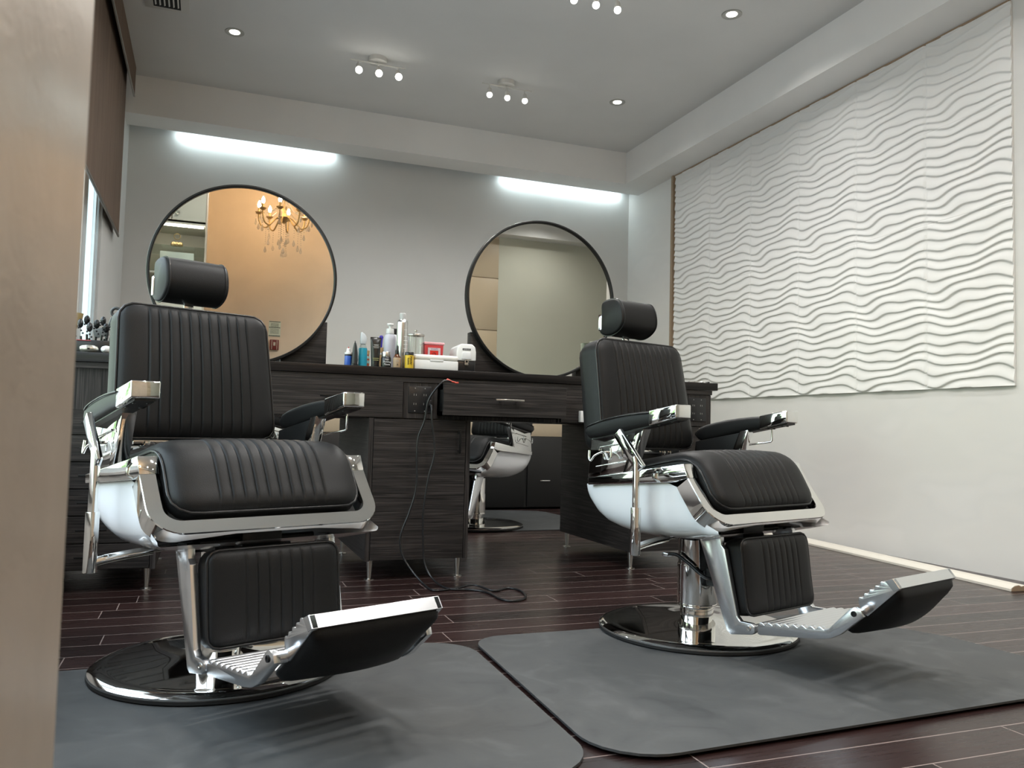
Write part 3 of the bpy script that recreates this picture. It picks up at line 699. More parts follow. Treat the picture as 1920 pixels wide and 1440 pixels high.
# ------------------------------------------------------------------ chandelier behind the camera (seen in the left mirror)
GOLD = mat('chandelier_gold', (.60, .42, .20), .30, .8); CRY = mat('crystal', (1, .97, .92), .02, 0, Transmission_Weight=.85, IOR=1.5)
FLAME = emis('candle_bulb', (1, .68, .38), CHAND_E)
ch = thing('chandelier', (.70, -.45, 0), 'gold crystal chandelier with candle bulbs, reflected in the left mirror', 'chandelier')
bm = tube(NB(), [(0, 0, 2.98), (0, 0, ZC)], .008, 8); lathe(bm, [(0, ZC-.05), (.05, ZC-.03), (.06, ZC), (0, ZC)]); lathe(bm, [(0, 2.93), (.03, 2.95), (.060, 2.985), (.08, 2.995), (.03, 3.0), (.018, 3.06), (.03, 3.09), (.012, 3.13), (.0, 3.2)])
link('stem', bm, GOLD, ch, 50)
def string(bm, x, y, z, L, big=.016):
    n = max(2, int(L/.022))
    for i in range(n): bmesh.ops.create_icosphere(bm, subdivisions=1, radius=.0055, matrix=Matrix.Translation((x, y, z-L*i/n)))
    lathe(bm, [(0, 0), (.004, -.006), (big, -.05), (big*.7, -.066), (0, -.074)], (x, y, z-L), 6)
for i in range(8):
    a = 2*PI*i/8+.25; ca, sa = math.cos(a), math.sin(a); P = lambda r, z: (r*ca, r*sa, z)
    bm = tube(NB(), catmull([P(.03, 2.99), P(.09, 2.985), (P(.14, 2.93)), P(.19, 2.885), P(.245, 2.91), P(.268, 2.98), P(.27, 3.03)], 6), .0085, 8)
    lathe(bm, [(0, 3.02), (.02, 3.03), (.038, 3.045), (.040, 3.05), (.012, 3.05), (.011, 3.10), (0, 3.10)], (.27*ca, .27*sa, 0), 12)
    am = link('arm', bm, GOLD, ch, 60)
    link('candle_bulb', lathe(NB(), [(0, 0), (.012, .004), (.019, .025), (.014, .050), (.004, .072), (0, .078)], (.27*ca, .27*sa, 3.10), 12), FLAME, am, 60)
    bm = NB(); string(bm, *P(.27, 3.03), .10+.06*(i % 2)); string(bm, *P(.19, 2.88), .15+.05*((i+1) % 2)); string(bm, *P(.30, 3.03), .05, .012)
    link('crystal_drop', bm, CRY, am, 30)
bm = NB()
for i in range(6):
    a = 2*PI*i/6; string(bm, .05*math.cos(a), .05*math.sin(a), 2.95, .16+.03*(i % 2))
string(bm, 0, 0, 2.93, .26, .020); bmesh.ops.create_icosphere(bm, subdivisions=2, radius=.028, matrix=Matrix.Translation((0, 0, 2.585)))
for i in range(8):
    a = 2*PI*i/8; tube(bm, catmull([(.02*math.cos(a), .02*math.sin(a), 3.2), (.10*math.cos(a), .10*math.sin(a), 3.08), (.2*math.cos(a), .2*math.sin(a), 3.03), (.26*math.cos(a), .26*math.sin(a), 3.06)], 4), .003, 5)
link('crystal_cluster', bm, CRY, ch, 30)
# ------------------------------------------------------------------ island: cabinets, drawer row, worktop
IY0, IY1 = 3.95, 4.86
STEEL = mat('brushed_steel', (.55, .53, .50), .28, 1); HND = mat('black_handle', (.01, .01, .01), .35, .5)
def leg(parent, x, y):
    return link('leg', lathe(NB(), [(0, 0), (.024, 0), (.024, .004), (.010, .007), (.0095, .012), (.015, .088), (.015, .096), (0, .096)], (x, y, 0), 20), STEEL, parent, 40)
def cabinet(x0, x1, label, drawers):
    w = x1-x0; t = thing('cabinet', ((x0+x1)/2, (IY0+IY1)/2, 0), label, 'cabinet'); hx = w/2; hy = (IY1-IY0)/2
    bm = box(NB(), -hx, hx, -hy, hy, .096, .785); link('body', bm, WOOD, t, None)
    for sx in (-1, 1): link('side_stile', box(NB(), sx*hx-(.022 if sx > 0 else 0), sx*hx+(.022 if sx < 0 else 0), -hy-.020, -hy, .096, .785), WOODV, t, None)
    if drawers:
        zs = [.100, .212, .330, .446, .562, .678, .782]
        for a, b in zip(zs, zs[1:]):
            d = link('drawer', box(NB(), -hx+.025, hx-.025, -hy-.020, -hy, a+.002, b-.003, .001), WOOD, t, None)
            link('handle', beam(NB(), (-.06, -hy-.045, (a+b)/2), (.06, -hy-.045, (a+b)/2), .008, .010, (0, 0, 1), .001), HND, d)
    else:
        d = link('door', box(NB(), -hx+.025, hx-.025, -hy-.020, -hy, .099, .781, .001), WOOD, t, None)
        hd = beam(NB(), (hx-.062, -hy-.05, .738), (hx-.062, -hy-.05, .618), .010, .010, (1, 0, 0), .002)
        for z in (.725, .631): beam(hd, (hx-.062, -hy-.05, z), (hx-.062, -hy-.018, z), .008, .008)
        link('handle', hd, HND, d)
    for sx in (-1, 1):
        for sy in (-1, 1): leg(t, sx*(hx-.035), sy*(hy-.035))
    return t
cabinet(-.70, -.186, 'dark wood-grain drawer cabinet behind the left barber chair, next to the window', True)
cabinet(.735, 1.25, 'dark wood-grain cabinet with one door and bar handle in the middle, cable hanging in front', False)
cabinet(2.17, 2.685, 'dark wood-grain cabinet behind the right barber chair, on tapered steel legs', False)
dr = thing('drawer_row', (1.0, 3.95, .785), 'row of dark wood-grain drawers and socket panels directly under the worktop', 'drawers')
bm = box(NB(), -1.70, .075, .0, .91, .001, .195)
box(bm, .075, .740, .0, .02, .18, .195); box(bm, .075, .740, .30, .91, .001, .195); box(bm, .075, .740, .02, .30, .001, .02); box(bm, .740, 1.685, 0, .91, .001, .195)
link('carcass', bm, WOODV, dr, None)
link('top_rail', box(NB(), -1.70, 1.685, -.018, 0, .182, .206), WOOD, dr, None)
def bar_handle(bm, x, y, z, w=.16):
    beam(bm, (x-w/2, y-.032, z), (x+w/2, y-.032, z), .010, .010, (0, 0, 1), .002)
    for s_ in (-.28, .28): beam(bm, (x+w*s_, y-.032, z), (x+w*s_, y, z), .008, .008)
    return bm
for x0, x1 in ((-1.34, -.76), (-.752, -.102), (.748, 1.50)):
    d = link('drawer', box(NB(), x0, x1, -.020, 0, .004, .180, .001), WOOD, dr, None)
    link('handle', bar_handle(NB(), (x0+x1)/2, -.02, .10), HND, d)
# the open drawer
bm = box(NB(), .080, .737, -.110, -.090, .022, .178, .001)
d = link('drawer', bm, WOOD, dr, None); d['label'] = 'drawer pulled open'
bm = box(NB(), .09, .104, -.09, .28, .03, .15); box(bm, .713, .727, -.09, .28, .03, .15); box(bm, .09, .727, -.09, .28, .03, .042); box(bm, .09, .727, .27, .28, .03, .15); link('drawer_box', bm, BLK, d)
link('handle', bar_handle(NB(), .415, -.110, .105, .15), STEEL, d)
SOCK = mat('socket_slot', (.35, .34, .32), .4, .4)
for x0, x1 in ((-.098, .074), (1.505, 1.680)):
    pnl = link('socket_panel', box(NB(), x0, x1, -.012, 0, .004, .180), WOODV, dr, None)
    cx = (x0+x1)/2-.004
    o_ = link('power_outlet', box(NB(), cx-.058, cx+.058, -.018, -.012, .030, .162, .003), BLACKP, pnl)
    bm = NB()
    for sx in (-.025, .025):
        for z in (.120, .075):
            box(bm, cx+sx-.0065, cx+sx-.0045, -.0192, -.018, z-.005, z+.005); box(bm, cx+sx+.0045, cx+sx+.0065, -.0192, -.018, z-.005, z+.004)
        for z in (.152, .040): lathe(bm, [(0, -.0195), (.0025, -.0195), (.003, -.018), (0, -.018)], (cx+sx, 0, z), 8, 1)
    ss = link('socket_slot', bm, SOCK, pnl)
tag(link('worktop', box(NB(), -.705, 2.717, 3.922, 4.89, .993, 1.035, .003), TOPM), 'long near-black island worktop carrying the mirrors and hair products', 'worktop')
# mirror stands and mirrors
CT = 1.035
for k, (x0, x1) in enumerate(((-.28, -.04), (.345, .578), (1.375, 1.625), (2.035, 2.26))):
    o = link('mirror_stand', box(NB(), -(x1-x0)/2, (x1-x0)/2, -.028, .028, 0, .255, .002), WOOD); o.location = ((x0+x1)/2, 4.402, CT)
    tag(o, ['dark wood-grain block propping the left mirror, hidden behind the left chair', 'dark wood-grain block behind the lower right edge of the left mirror', 'dark wood-grain block behind the lower left edge of the right mirror', 'dark wood-grain block behind the right mirror, beside the right chair back'][k], 'mirror stand')
MGL = mat('mirror_glass', (.86, .87, .84), .004, 1); MFR = mat('black_mirror_frame', (.012, .012, .012), .35, .4)
for k, (cx, lab) in enumerate(((.152, 'round black-framed mirror on the left, reflecting the chandelier'), (1.797, 'round black-framed mirror on the right, reflecting plain sage and tan walls'))):
    t = thing('round_mirror', (cx, 4.355, CT+.4665), lab, 'mirror', math.radians((0, 0)[k]))
    link('frame', lathe(NB(), [(.4475, -.022), (.453, -.026), (.461, -.025), (.463, -.020), (.463, .018), (.4475, .018), (.4475, -.022)], n=160, axis=1), MFR, t, 30)
    link('glass', lathe(NB(), [(0, -.012), (.449, -.012), (.449, .010), (0, .010)], n=160, axis=1), MGL, t, 20)
# ------------------------------------------------------------------ things on the worktop
PR = mat('product_white', (.8, .8, .8), .4)
def bottle(name, prof, m, x, y, label, cat='bottle', n=28, parts=()):
    o = link(name, lathe(NB(), prof, n=n), m, None, 40); o.location = (x, y, CT); tag(o, label, cat, 'hair products on the worktop')
    for pn, pprof, pm in parts: link(pn, lathe(NB(), pprof, n=n), pm, o, 40)
    return o
BLUE = mat('blue_plastic', (.02, .09, .42), .3)
bottle('blue_bottle', [(0, 0), (.0175, 0), (.018, .003), (.018, .058), (.0165, .062), (0, .062)], BLUE, .643, 4.05, 'small blue bottle with white nozzle cap, leftmost of the hair products', parts=(('cap', [(.0, .062), (.0185, .062), (.0185, .071), (.011, .073), (.009, .090), (.006, .092), (0, .092)], WHITEP), ('red_tip', [(0, .092), (.003, .092), (.0015, .100), (0, .100)], mat('red_tip', (.5, .03, .02), .4)), ('label_band', [(.0182, .054), (.0184, .055), (.0184, .060), (.0182, .061)], BLACKP)))
def tube_pack(x, y, h, w, d, m, label, seam_up=True, rz=0):
    """squeeze tube: crimped at one end, round at the other"""
    bm = NB(); rings = []
    for i in range(13):
        f = i/12; ww = w/2*(.72+.28*f); dd = d/2*math.sqrt(max(.0004, 1-f**1.6)); ring = []
        for k in range(24):
            a = 2*PI*k/24; ring.append(bm.verts.new((ww*math.cos(a), dd*math.sin(a), .016+(h-.016)*f)))
        rings.append(ring)
    for a, b in zip(rings, rings[1:]):
        for i in range(24): bm.faces.new((a[i], a[(i+1) % 24], b[(i+1) % 24], b[i]))
    bm.faces.new(rings[0][::-1]); bm.faces.new(rings[-1])
    o = link('squeeze_tube', bm, m, None, 50); o.location = (x, y, CT); o.rotation_euler = (0, 0, rz); tag(o, label, 'tube', 'hair products on the worktop')
    link('cap', lathe(NB(), [(0, 0), (w*.36, 0), (w*.37, .002), (w*.37, .015), (0, .016)], n=24), BLACKP, o, 40)
    link('crimp', box(NB(), -w/2, w/2, -.0015, .0015, h-.012, h+.002), BLACKP, o)
    return o
DGREY = mat('charcoal_tube', (.030, .032, .033), .4)
o = tube_pack(.672, 4.03, .125, .050, .032, DGREY, 'dark grey squeeze tube seen edge-on, beside the small blue bottle', rz=math.radians(78))
link('label_patch', box(NB(), -.010, .010, -.0165, -.0155, .012, .028), WHITEP, o)
# clear blue spray bottle
AQUA = mat('aqua_liquid', (.05, .50, .72), .05, 0, Transmission_Weight=.45, IOR=1.33)
o = bottle('spray_bottle', [(0, 0), (.0215, 0), (.022, .003), (.022, .092), (.020, .098), (.0, .098)], AQUA, .716, 4.06, 'spray bottle of clear turquoise liquid with transparent trigger top', parts=(('shoulder', [(.0, .098), (.0205, .098), (.014, .112), (.011, .118), (.0, .118)], GLASS), ))
link('trigger_top', prism(NB(), [(-.014, .118), (.014, .118), (.016, .150), (.010, .165), (-.006, .178), (-.013, .175)], -.011, .011, 1, .003), mat('clear_plastic', (.80, .84, .88), .15, 0, Transmission_Weight=.3), o)
o = tube_pack(.772, 4.02, .150, .055, .036, mat('gloss_black_tube', (.014, .013, .012), .25), 'glossy black squeeze tube standing on its cap, seam up')
INK = mat('grey_print', (.42, .42, .40), .5); INKY = mat('olive_print', (.30, .30, .12), .5)
for z, w in ((.114, .026), (.110, .022), (.104, .030), (.098, .026)): link('small_print', box(NB(), -w/2, w/2, -.0150-.0005*(.12-z)*40, -.0140, z-.001, z+.001), INK, o)
for z, w in ((.046, .030), (.037, .026)): link('small_print', box(NB(), -w/2, w/2, -.0178, -.0165, z-.0015, z+.0015), INKY, o)
# amber bottle and tan jar behind
bottle('amber_bottle', [(0, 0), (.020, 0), (.021, .05), (.018, .075), (.0, .075)], mat('amber_red', (.30, .08, .03), .3), .748, 4.16, 'dark bottle with red-brown base, tucked behind the glossy black tube', parts=(('label', [(.0212, .030), (.0214, .031), (.0200, .066), (.019, .067)], mat('teal_label', (.30, .50, .47), .5)), ('cap', [(0, .075), (.019, .075), (.021, .095), (0, .100)], mat('tan_cap', (.50, .33, .15), .5))))
bottle('tan_jar', [(0, 0), (.030, 0), (.031, .10), (.026, .118), (0, .120)], mat('tan_plastic', (.48, .31, .14), .5), .830, 4.20, 'tan jar mostly hidden between the glossy black tube and the pump bottle', 'jar', parts=(('lid_band', [(.0312, .08), (.0316, .082), (.0316, .088), (.0312, .09)], WHITEP),))
# blue trigger sprayer at the back
o = link('trigger_sprayer', prism(NB(), [(-.018, 0), (.018, 0), (.018, .10), (.008, .125), (.012, .150), (.004, .185), (-.010, .180), (-.020, .150), (-.030, .120), (-.020, .10)], -.014, .014, 1, .004), mat('milky_plastic', (.62, .62, .70), .4)); o.location = (.838, 4.30, CT); tag(o, 'milky spray bottle with a blue trigger, behind the pump bottle', 'spray bottle', 'hair products on the worktop')
link('trigger', prism(NB(), [(.012, .125), (.020, .130), (.022, .170), (.026, .185), (.018, .196), (.008, .192), (.006, .178), (.010, .165)], -.015, .015, 1, .003), mat('deep_blue', (.03, .02, .32), .35), o)
HFIB = bottle('fibre_jar', [(0, 0), (.0245, 0), (.025, .002), (.025, .050), (.022, .055), (0, .055)], mat('black_jar', (.008, .008, .008), .25), .822, 4.00, 'black jar with a silver lid, between the black tube and the dropper bottle', 'jar', parts=(('lid', [(0, .055), (.0215, .055), (.022, .057), (.022, .078), (.021, .080), (0, .080)], STEEL),))
for z, s_, sz in ((.041, 'Hair', .012), (.029, 'Building', .012), (.016, 'Fibers', .012)): text('lettering', s_, sz, (0, -.0252, z), FRONT, mat('white_print', (.7, .7, .7), .5), HFIB)
AMB = mat('amber_glass', (.10, .035, .012), .1); KRAFT = mat('kraft_label', (.40, .28, .17), .6)
o = bottle('dropper_bottle', [(0, 0), (.0175, 0), (.018, .002), (.018, .052), (.012, .064), (.008, .070), (0, .070)], AMB, .871, 3.975, 'small amber dropper bottle with kraft label and black dropper', parts=(('label', [(.0182, .003), (.0185, .004), (.0185, .050), (.0182, .051)], KRAFT), ('dropper_cap', [(0, .070), (.0095, .070), (.0095, .088), (.006, .090), (.005, .108), (.002, .114), (0, .114)], BLACKP)))
text('lettering', 'OIL', .010, (0, -.0188, .034), FRONT, INK, o); text('lettering', 'A', .014, (0, -.0188, .016), FRONT, BLACKP, o)
CLP = mat('clear_gel_bottle', (.80, .80, .90), .12, 0, Transmission_Weight=.35, IOR=1.3)
o = bottle('pump_bottle', [(0, 0), (.030, 0), (.031, .004), (.031, .155), (.028, .175), (.014, .188), (0, .188)], CLP, .865, 4.13, 'tall clear pump bottle with a white pump, left of the silver spray can', parts=(('collar', [(0, .186), (.0205, .186), (.021, .188), (.019, .212), (0, .212)], WHITEP), ('pump_stem', [(0, .21), (.007, .21), (.007, .228), (0, .228)], WHITEP)))
link('pump_head', lathe(NB(), [(0, .226), (.013, .227), (.018, .233), (.016, .240), (0, .243)], n=20), WHITEP, o, 40)
o = bottle('tall_black_sprayer', [(0, 0), (.018, 0), (.018, .17), (.010, .20), (0, .20)], mat('white_bottle', (.72, .72, .74), .3), .921, 4.27, 'white bottle with a black trigger head peeking out behind the pump bottle', 'spray bottle')
link('trigger_head', prism(NB(), [(-.034, .232), (.012, .232), (.014, .200), (.006, .200), (.006, .170), (-.002, .170), (-.006, .205), (-.020, .215), (-.034, .220)], -.010, .010, 1, .003), BLACKP, o)
SILV = mat('silver_can', (.62, .62, .61), .22, .9)
l_ = nodes(SILV)
o = bottle('hairspray_can', [(0, 0), (.0265, 0), (.0275, .003), (.0275, .235), (.026, .245), (.018, .254), (.0155, .256), (0, .256)], SILV, .911, 4.05, 'tall silver hairspray can, the tallest thing among the hair products', 'spray can', parts=(('cap', [(0, .255), (.0155, .255), (.016, .257), (.016, .283), (.013, .286), (0, .287)], mat('grey_cap', (.50, .50, .50), .3)),))
bm = NB()
for z, w in ((.20, .020), (.165, .026), (.145, .026), (.125, .030), (.105, .022)): box(bm, .002, .002+w*.7, -.0279, -.0268, z-.0007, z+.0007)
link('small_print', bm, WHITEP, o)
YEL = mat('yellow_jar', (.72, .48, .03), .4)
o = bottle('yellow_jar', [(0, 0), (.0215, 0), (.022, .002), (.022, .066), (.020, .068), (0, .068)], YEL, .931, 3.965, 'small yellow jar with a black lid and black handwriting-style lettering', 'jar', parts=(('lid', [(0, .066), (.0225, .066), (.0225, .080), (.021, .082), (0, .082)], BLACKP),))
text('lettering', 'MAW', .017, (.0035, -.0222, .040), (PI/2, PI/2, 0), BLACKP, o, .0006); text('lettering', 'TUAW', .012, (-.0095, -.0212, .036), (PI/2, PI/2, 0), BLACKP, o, .0012)
GRN = mat('green_plastic', (.01, .26, .07), .35)
bottle('green_bottle', [(0, 0), (.021, 0), (.0215, .003), (.0215, .150), (.017, .158), (.008, .162), (0, .162)], GRN, .952, 4.235, 'tall green bottle with a small white tip, between the silver can and the glass jar', parts=(('tip', [(0, .162), (.006, .162), (.006, .172), (.004, .178), (0, .180)], WHITEP),))
JG = thin_glass('jar_glass', (.98, .99, .985), .04)
JH = 1.035
o = bottle('disinfectant_jar', [(0, .002), (.0385, .002), (.040, 0), (.0415, .004), (.0415, .192), (.0395, .192), (.0395, .010), (0, .010)], JG, 1.010, 4.165, 'tall clear glass disinfecting jar with a steel lid, behind the white box', 'glass jar', 40, (('lid', [(0, .204), (.012, .203), (.044, .196), (.0455, .192), (.0455, .188), (0, .188)], STEEL), ('lid_knob', [(0, .204), (.003, .204), (.003, .210), (.007, .213), (.007, .218), (0, .221)], STEEL), ('lift_rod', [(0, .01), (.0018, .01), (.0018, .19), (0, .19)], STEEL)))
# white case, sharps box, white/black warmer
o = link('white_case', box(NB(), -.1135, .1135, -.055, .055, 0, .048, .004), WHITEP); o.location = (1.073, 4.02, CT); tag(o, 'low white plastic case lying in front of the red container', 'case', 'hair products on the worktop')
link('lid', box(NB(), -.115, .115, -.0565, .0565, .048, .076, .012, 4), mat('ivory_plastic', (.80, .78, .73), .35), o, 50); link('latch', box(NB(), -.035, .035, -.0585, -.055, .043, .052, .002), WHITEP, o)
RED = mat('red_container', (.50, .035, .04), .35)
o = thing('sharps_container', (1.108, 4.20, CT), 'red biohazard sharps container with a translucent pink lid, behind the white case', 'sharps container', 0, 'hair products on the worktop')
bm = NB(); lo_ = [(-.047, -.04), (.047, -.04), (.047, .04), (-.047, .04)]; hi_ = [(-.052, -.046), (.052, -.046), (.052, .046), (-.052, .046)]
A = [bm.verts.new((x, y, 0)) for x, y in lo_]; B = [bm.verts.new((x, y, .148)) for x, y in hi_]
bm.faces.new(A[::-1]); bm.faces.new(B)
for i in range(4): bm.faces.new((A[i], A[(i+1) % 4], B[(i+1) % 4], B[i]))
bmesh.ops.bevel(bm, geom=bm.edges[:], offset=.006, segments=3, profile=.5, affect='EDGES'); link('body', bm, RED, o, 50)
link('lid', box(NB(), -.056, .056, -.050, .050, .146, .160, .005, 3), mat('pink_lid', (.75, .35, .38), .3), o, 50)
bm = box(NB(), -.034, .034, -.0488, -.044, .116, .130); box(bm, -.034, -.023, -.0480, -.043, .05, .116); box(bm, .023, .034, -.0480, -.043, .05, .116); link('label', bm, mat('pink_white_label', (.62, .50, .52), .5), o)
text('lettering', 'SHARPS', .011, (0, -.0492, .123), FRONT, mat('violet_print', (.15, .12, .22), .5), o)
link('symbol_plate', box(NB(), -.022, .022, -.0474, -.043, .055, .115), mat('bright_red', (.62, .02, .01), .4), o)
bm = NB()
for k in range(3):
    a = PI/2+k*2*PI/3; cx, cz = .0085*math.cos(a), .088+.0085*math.sin(a)
    tube(bm, [(cx+.008*math.cos(a+q), -.0480, cz+.008*math.sin(a+q)) for q in np.linspace(-2.3, 2.3, 12)], .0014, 5)
link('biohazard_symbol', bm, BLACKP, o)
o = thing('wax_warmer', (1.262, 4.13, CT), 'rounded appliance with a white lid on a black base, right end of the product row', 'appliance', math.radians(-4), 'hair products on the worktop')
bm = NB(); sec = [(-.052, .062), (-.052, .108), (-.047, .136), (-.030, .151), (.030, .151), (.047, .136), (.052, .108), (.052, .062)]
prism(bm, sec, -.075, .115, 1, .006, 3); link('lid', bm, WHITEP, o, 50)
bm = prism(NB(), [(-.048, .001), (-.050, .062), (.050, .062), (.048, .001)], -.070, .110, 1, .004); link('base', bm, BLACKP, o, 50)
link('front_panel', prism(NB(), [(-.026, .070), (-.023, .103), (-.018, .108), (.018, .108), (.023, .103), (.026, .070)], -.080, -.074, 1, .002), mat('shaded_white', (.72, .72, .73), .4), o)
link('latch', lathe(NB(), [(.006, 0), (.011, 0), (.011, -.006), (.006, -.006), (.006, 0)], (0, -.076, .058), 16, 1), STEEL, o); link('latch_tab', box(NB(), -.010, .010, -.080, -.074, .038, .050, .002), STEEL, o)
link('nameplate', box(NB(), -.022, .022, -.0762, -.0745, .117, .127), BLACKP, o); text('lettering', 'CLIPPER VAC', .0065, (0, -.0765, .122), FRONT, WHITEP, o)
# clipper comb lying by the mirror, hair clips, cup, small bottle
o = link('hair_clipper', box(NB(), -.035, .030, -.012, .012, 0, .014, .004), BLACKP); o.location = (1.372, 4.14, CT); tag(o, 'small black hair clipper lying on the worktop left of the right mirror', 'hair clipper')
bm = box(NB(), -.046, -.034, -.011, .011, .002, .012, .001)
for k in range(6): box(bm, -.052, -.046, -.010+.0037*k, -.008+.0037*k, .003, .010)
link('blade', bm, STEEL, o)
for k, x in enumerate((2.585, 2.615, 2.655, 2.69)):
    bm = beam(NB(), (-.02, 0, .004), (.02, .004, .010), .010, .003, (0, 1, 0)); beam(bm, (-.02, 0, .004), (.02, -.004, .003), .010, .003, (0, 1, 0)); tube(bm, [(-.02, -.006, .006), (-.02, .006, .006)], .004, 8)
    o = link('hair_clip', bm, STEEL if k < 3 else BLACKP); o.location = (x, 3.985, CT); o.rotation_euler = (0, 0, .4*k)
    tag(o, ['metal hair clip on the right end of the worktop, closest to the right chair back', 'metal hair clip second from the right chair back on the worktop end', 'metal hair clip next to the black clip on the worktop end', 'flat black hair clip nearest the right end of the worktop'][k], 'hair clip', 'hair clips on the worktop end')
o = link('cup', lathe(NB(), [(0, 0), (.036, 0), (.044, .235), (.040, .235), (.033, .006), (0, .006)], n=32), mat('cream_cup', (.62, .62, .52), .4), None, 40); o.location = (2.125, 4.285, CT); tag(o, 'pale cream tumbler whose rim shows above the right chair back', 'tumbler')
o = link('bottle', lathe(NB(), [(0, 0), (.026, 0), (.026, .16), (.012, .19), (.012, .24), (0, .24)], n=20), PR, None, 40); o.location = (2.17, 4.22, CT); tag(o, 'white bottle tip visible left of the right headrest post', 'bottle')
# brush holder and tools on the left end
bh = thing('brush_holder', (-.50, 4.12, CT), 'black rack of dark hairbrushes and combs on the left end of the worktop', 'brush holder')
link('tray', box(NB(), -.08, .10, -.06, .08, .0, .065, .006), BLACKP, bh); link('red_edge', box(NB(), -.06, .0, -.065, -.058, .06, .064), mat('dull_red', (.35, .05, .06), .5), bh)
for k in range(9):
    x, y = -.065+.018*k, (-.03, .02, .05)[k % 3]; h = .125+.02*((k*7) % 3); lean = (-.02+.006*k)
    bm = tube(NB(), [(x, y, .01), (x+lean*.4, y, h*.6)], .005, 8)
    bmesh.ops.create_icosphere(bm, subdivisions=2, radius=.013, matrix=Matrix.Translation((x+lean*.7, y, h)) @ Matrix.Diagonal((1, .8, 1.7, 1)))
    for q in range(5): bmesh.ops.create_icosphere(bm, subdivisions=1, radius=.005, matrix=Matrix.Translation((x+lean*.5+.010*math.cos(q*1.3), y-.010, h-.045+.012*q)))
    o = link('hairbrush', bm, BLACKP if k % 2 else HND, None, 50); o.location = bh.location
    tag(o, 'black hairbrush standing upright in the rack on the left worktop end', 'hairbrush', 'hairbrushes in the rack')
o = link('neck_brush', tube(NB(), [(0, 0, .0), (0, 0, .12)], .008, 8), BLACKP); o.location = (-.585, 4.18, CT+.004); tag(o, 'neck brush with golden bristles at the far left of the worktop', 'brush')
bm = lathe(NB(), [(0, .12), (.010, .12), (.030, .165), (.034, .19), (0, .195)]); link('bristles', bm, mat('golden_bristle', (.38, .28, .12), .8), o)
bm = tube(NB(), [(0, 0, 0), (.012, 0, .13), (.03, 0, .19)], .007, 8); tube(bm, [(.045+.020*math.cos(a), 0, .215+.020*math.sin(a)) for a in np.linspace(0, 2*PI, 17)[:-1]], .007, 8, True); 
o = link('vent_brush', bm, DGREY, None, 50); o.location = (-.465, 4.22, CT); tag(o, 'grey vent brush with a hole in its handle, leaning behind the brushes', 'hairbrush')
bm = prism(NB(), [(-.050, .125), (.015, .150), (.020, .105), (-.040, .085)], -.004, .004, 1, .002); link('mesh_head', bm, mat('mesh_grey', (.16, .17, .17), .5), o)
def clipper(loc, m, label, rz):
    bm = NB(); rings = []
    for x, r in ((-.035, .008), (-.028, .014), (-.01, .018), (.015, .018), (.032, .013), (.038, .006)):
        rings.append([bm.verts.new((x, r*math.cos(2*PI*k/14), .018+r*.95*math.sin(2*PI*k/14))) for k in range(14)])
    for a, b in zip(rings, rings[1:]):
        for i in range(14): bm.faces.new((a[i], a[(i+1) % 14], b[(i+1) % 14], b[i]))
    bm.faces.new(rings[0]); bm.faces.new(rings[-1]); bmesh.ops.recalc_face_normals(bm, faces=bm.faces)
    o = link('trimmer', bm, m, None, 50); o.location = loc; o.rotation_euler = (0, 0, rz); tag(o, label, 'trimmer')
    link('switch', box(NB(), -.006, .004, -.020, -.016, .014, .022, .001), BLACKP, o); return o
clipper((-.497, 3.975, CT), mat('silver_shell', (.60, .58, .50), .25, .8), 'silver trimmer lying in front of the brush rack', .1)
clipper((-.425, 3.98, CT), WHITEP, 'white trimmer beside the silver one, half hidden by the left chair', 1.2)
# ------------------------------------------------------------------ power cord of the clipper
pts = [(1.024, 3.918, .862), (1.030, 3.88, .845), (1.032, 3.87, .771), (1.050, 3.87, .627), (1.022, 3.87, .499), (1.003, 3.87, .341), (1.005, 3.87, .214), (1.014, 3.86, .09), (1.045, 3.80, .02), (1.075, 3.65, .0055), (1.162, 3.608, .0055), (1.222, 3.529, .0055), (1.232, 3.38, .0055), (1.275, 3.325, .0055), (1.350, 3.38, .0055), (1.385, 3.52, .0055), (1.350, 3.60, .0055), (1.263, 3.557, .0055), (1.205, 3.669, .0125), (1.10, 3.645, .0055), (1.002, 3.625, .0055), (.985, 3.73, .010), (.945, 3.82, .06), (.905, 3.86, .13), (.893, 3.87, .219), (.933, 3.87, .336), (.963, 3.87, .453), (.961, 3.87, .611), (.966, 3.87, .698), (.992, 3.86, .778), (1.003, 3.85, .866), (1.028, 3.84, .919), (1.068, 3.83, .968), (1.098, 3.845, .976), (1.12, 3.85, .973)]
cd = thing('power_cord', (1.02, 3.87, .0), 'long black cord looping from the socket to the floor and up to the open drawer', 'cord')
link('cable', tube(NB(), [Vector(p)-Vector(cd.location) for p in catmull(pts, 7)], .0050, 8), BLACKP, cd, 60)
link('plug', box(NB(), -.008, .016, .030, .062, .850, .880, .003), BLACKP, cd)
bm = tube(NB(), [(.070, -.022, .974), (.078, -.022, .982), (.10, -.02, .973), (.135, -.02, .967)], [.004, .006, .005, .003], 8); box(bm, .118, .134, -.03, -.015, .964, .972, .002)
link('red_grip', bm, mat('coral_red', (.60, .08, .05), .4), cd, 50)['label'] = 'coral red clip end'
# small white plug on the drawer row
o = link('white_plug', box(NB(), -.014, .014, -.03, 0, -.030, .030, .003), WHITEP); o.location = (1.862, 3.929, .822); tag(o, 'small white plug-in adapter left of the right chair back', 'adapter')
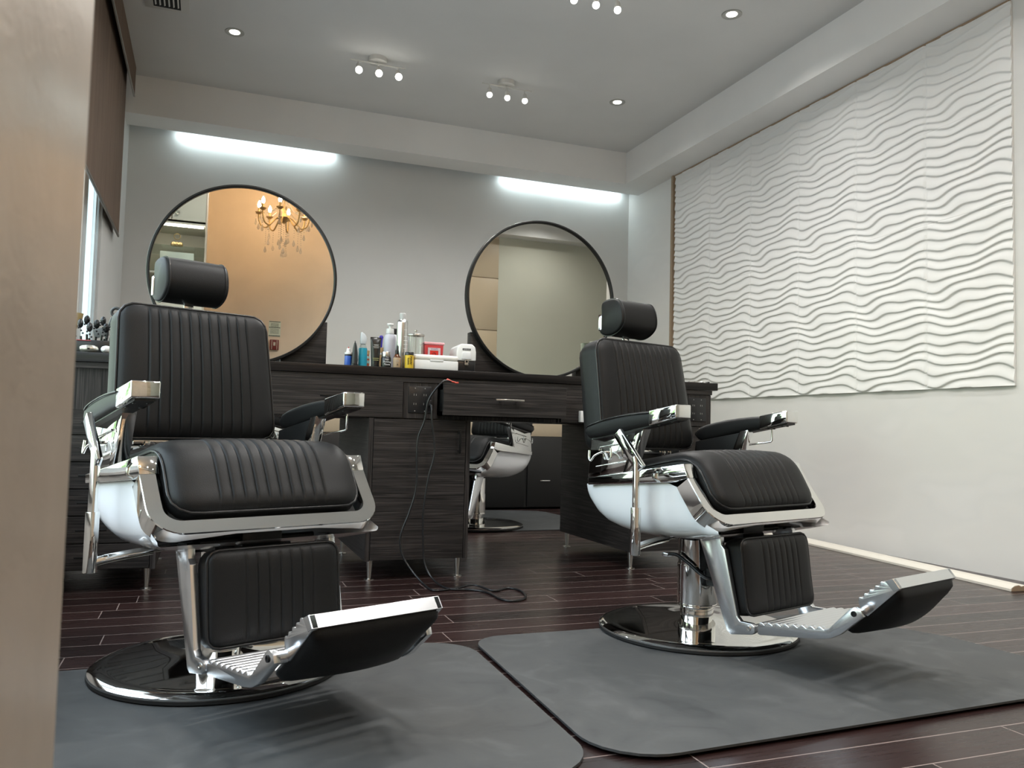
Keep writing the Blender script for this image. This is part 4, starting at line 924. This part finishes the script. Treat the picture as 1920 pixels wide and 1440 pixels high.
# ------------------------------------------------------------------ floor mats
def round_poly(P, R, n=8):
    out = []; k = len(P)
    for i in range(k):
        p = Vector(P[i]); a = (Vector(P[i-1])-p); b = (Vector(P[(i+1) % k])-p); r = R[i]
        if r <= 0: out.append(tuple(p)); continue
        a.normalize(); b.normalize(); ang = a.angle(b); d = r/math.tan(ang/2)
        s, e_ = p+a*d, p+b*d; c = p+(a+b).normalized()*(r/math.sin(ang/2))
        for q in range(n+1):
            v = (s-c).lerp(e_-c, q/n).normalized()*r; out.append(tuple(c+v))
    return out
o = link('floor_mat', prism(NB(), round_poly([(.895, 2.755), (.865, 1.640), (2.45, 1.705), (2.66, 1.83), (2.62, 2.30), (2.40, 2.76)], [.12, .17, .10, .05, .10, .10]), .0085, .0145, 2), MAT, None, None); tag(o, 'grey rubber floor mat under the right barber chair', 'floor mat')
o = link('floor_mat', prism(NB(), round_poly([(.875, 2.76), (.855, 1.64), (-.62, 1.60), (-.62, 2.72)], [.16, .16, .05, .05]), .001, .0075, 2), MAT, None, None); tag(o, 'grey rubber floor mat under the left barber chair', 'floor mat')
o = link('floor_mat', prism(NB(), round_poly([(1.25, 5.62), (2.70, 5.62), (2.95, 6.2), (2.90, 6.95), (2.3, 7.10), (1.25, 7.10)], [.1, .1, .3, .2, .2, .1]), .001, .007, 2), MAT, None, None); tag(o, 'grey floor mat under the far chair behind the island', 'floor mat')
# ------------------------------------------------------------------ chairs
c1 = make_chair('black leather barber chair with white shell, in front of the left mirror', 'barber chairs', 0.0, .0076)
c1.location = (.069, 2.652, .0076); c1.rotation_euler = (0, 0, math.radians(21.78))
c2 = make_chair('black leather barber chair with white shell, in front of the right mirror', 'barber chairs', math.radians(-2.6), .0226)
c2.location = (1.747, 2.643, .0146); c2.rotation_euler = (0, 0, math.radians(17.39))
c3 = copy_tree(c1, None, (1.945, 5.93, .0072), math.radians(-57), 'barber chair beyond the island, seen through the opening right of the middle cabinet')
c4 = copy_tree(c1, None, (.157, 5.90, 0), math.radians(-57), 'barber chair beyond the island, glimpsed behind the left chair')
# ------------------------------------------------------------------ window daylight sampling
li = bpy.data.lights.new('window_daylight', 'AREA'); li.shape = 'RECTANGLE'; li.size = WY1-WY0; li.size_y = WZ1-WZ0
li.energy = WIN_W; li.color = (.86, .95, 1.0)
lo = bpy.data.objects.new('window_daylight', li); COL.objects.link(lo); lo.location = (XL-.30, (WY0+WY1)/2, (WZ0+WZ1)/2); lo.rotation_euler = (0, -PI/2, 0)
if WIN_PORTAL: li.cycles.is_portal = True
lo.rotation_euler = (0, -PI/2, 0); li.size, li.size_y = WZ1-WZ0, WY1-WY0
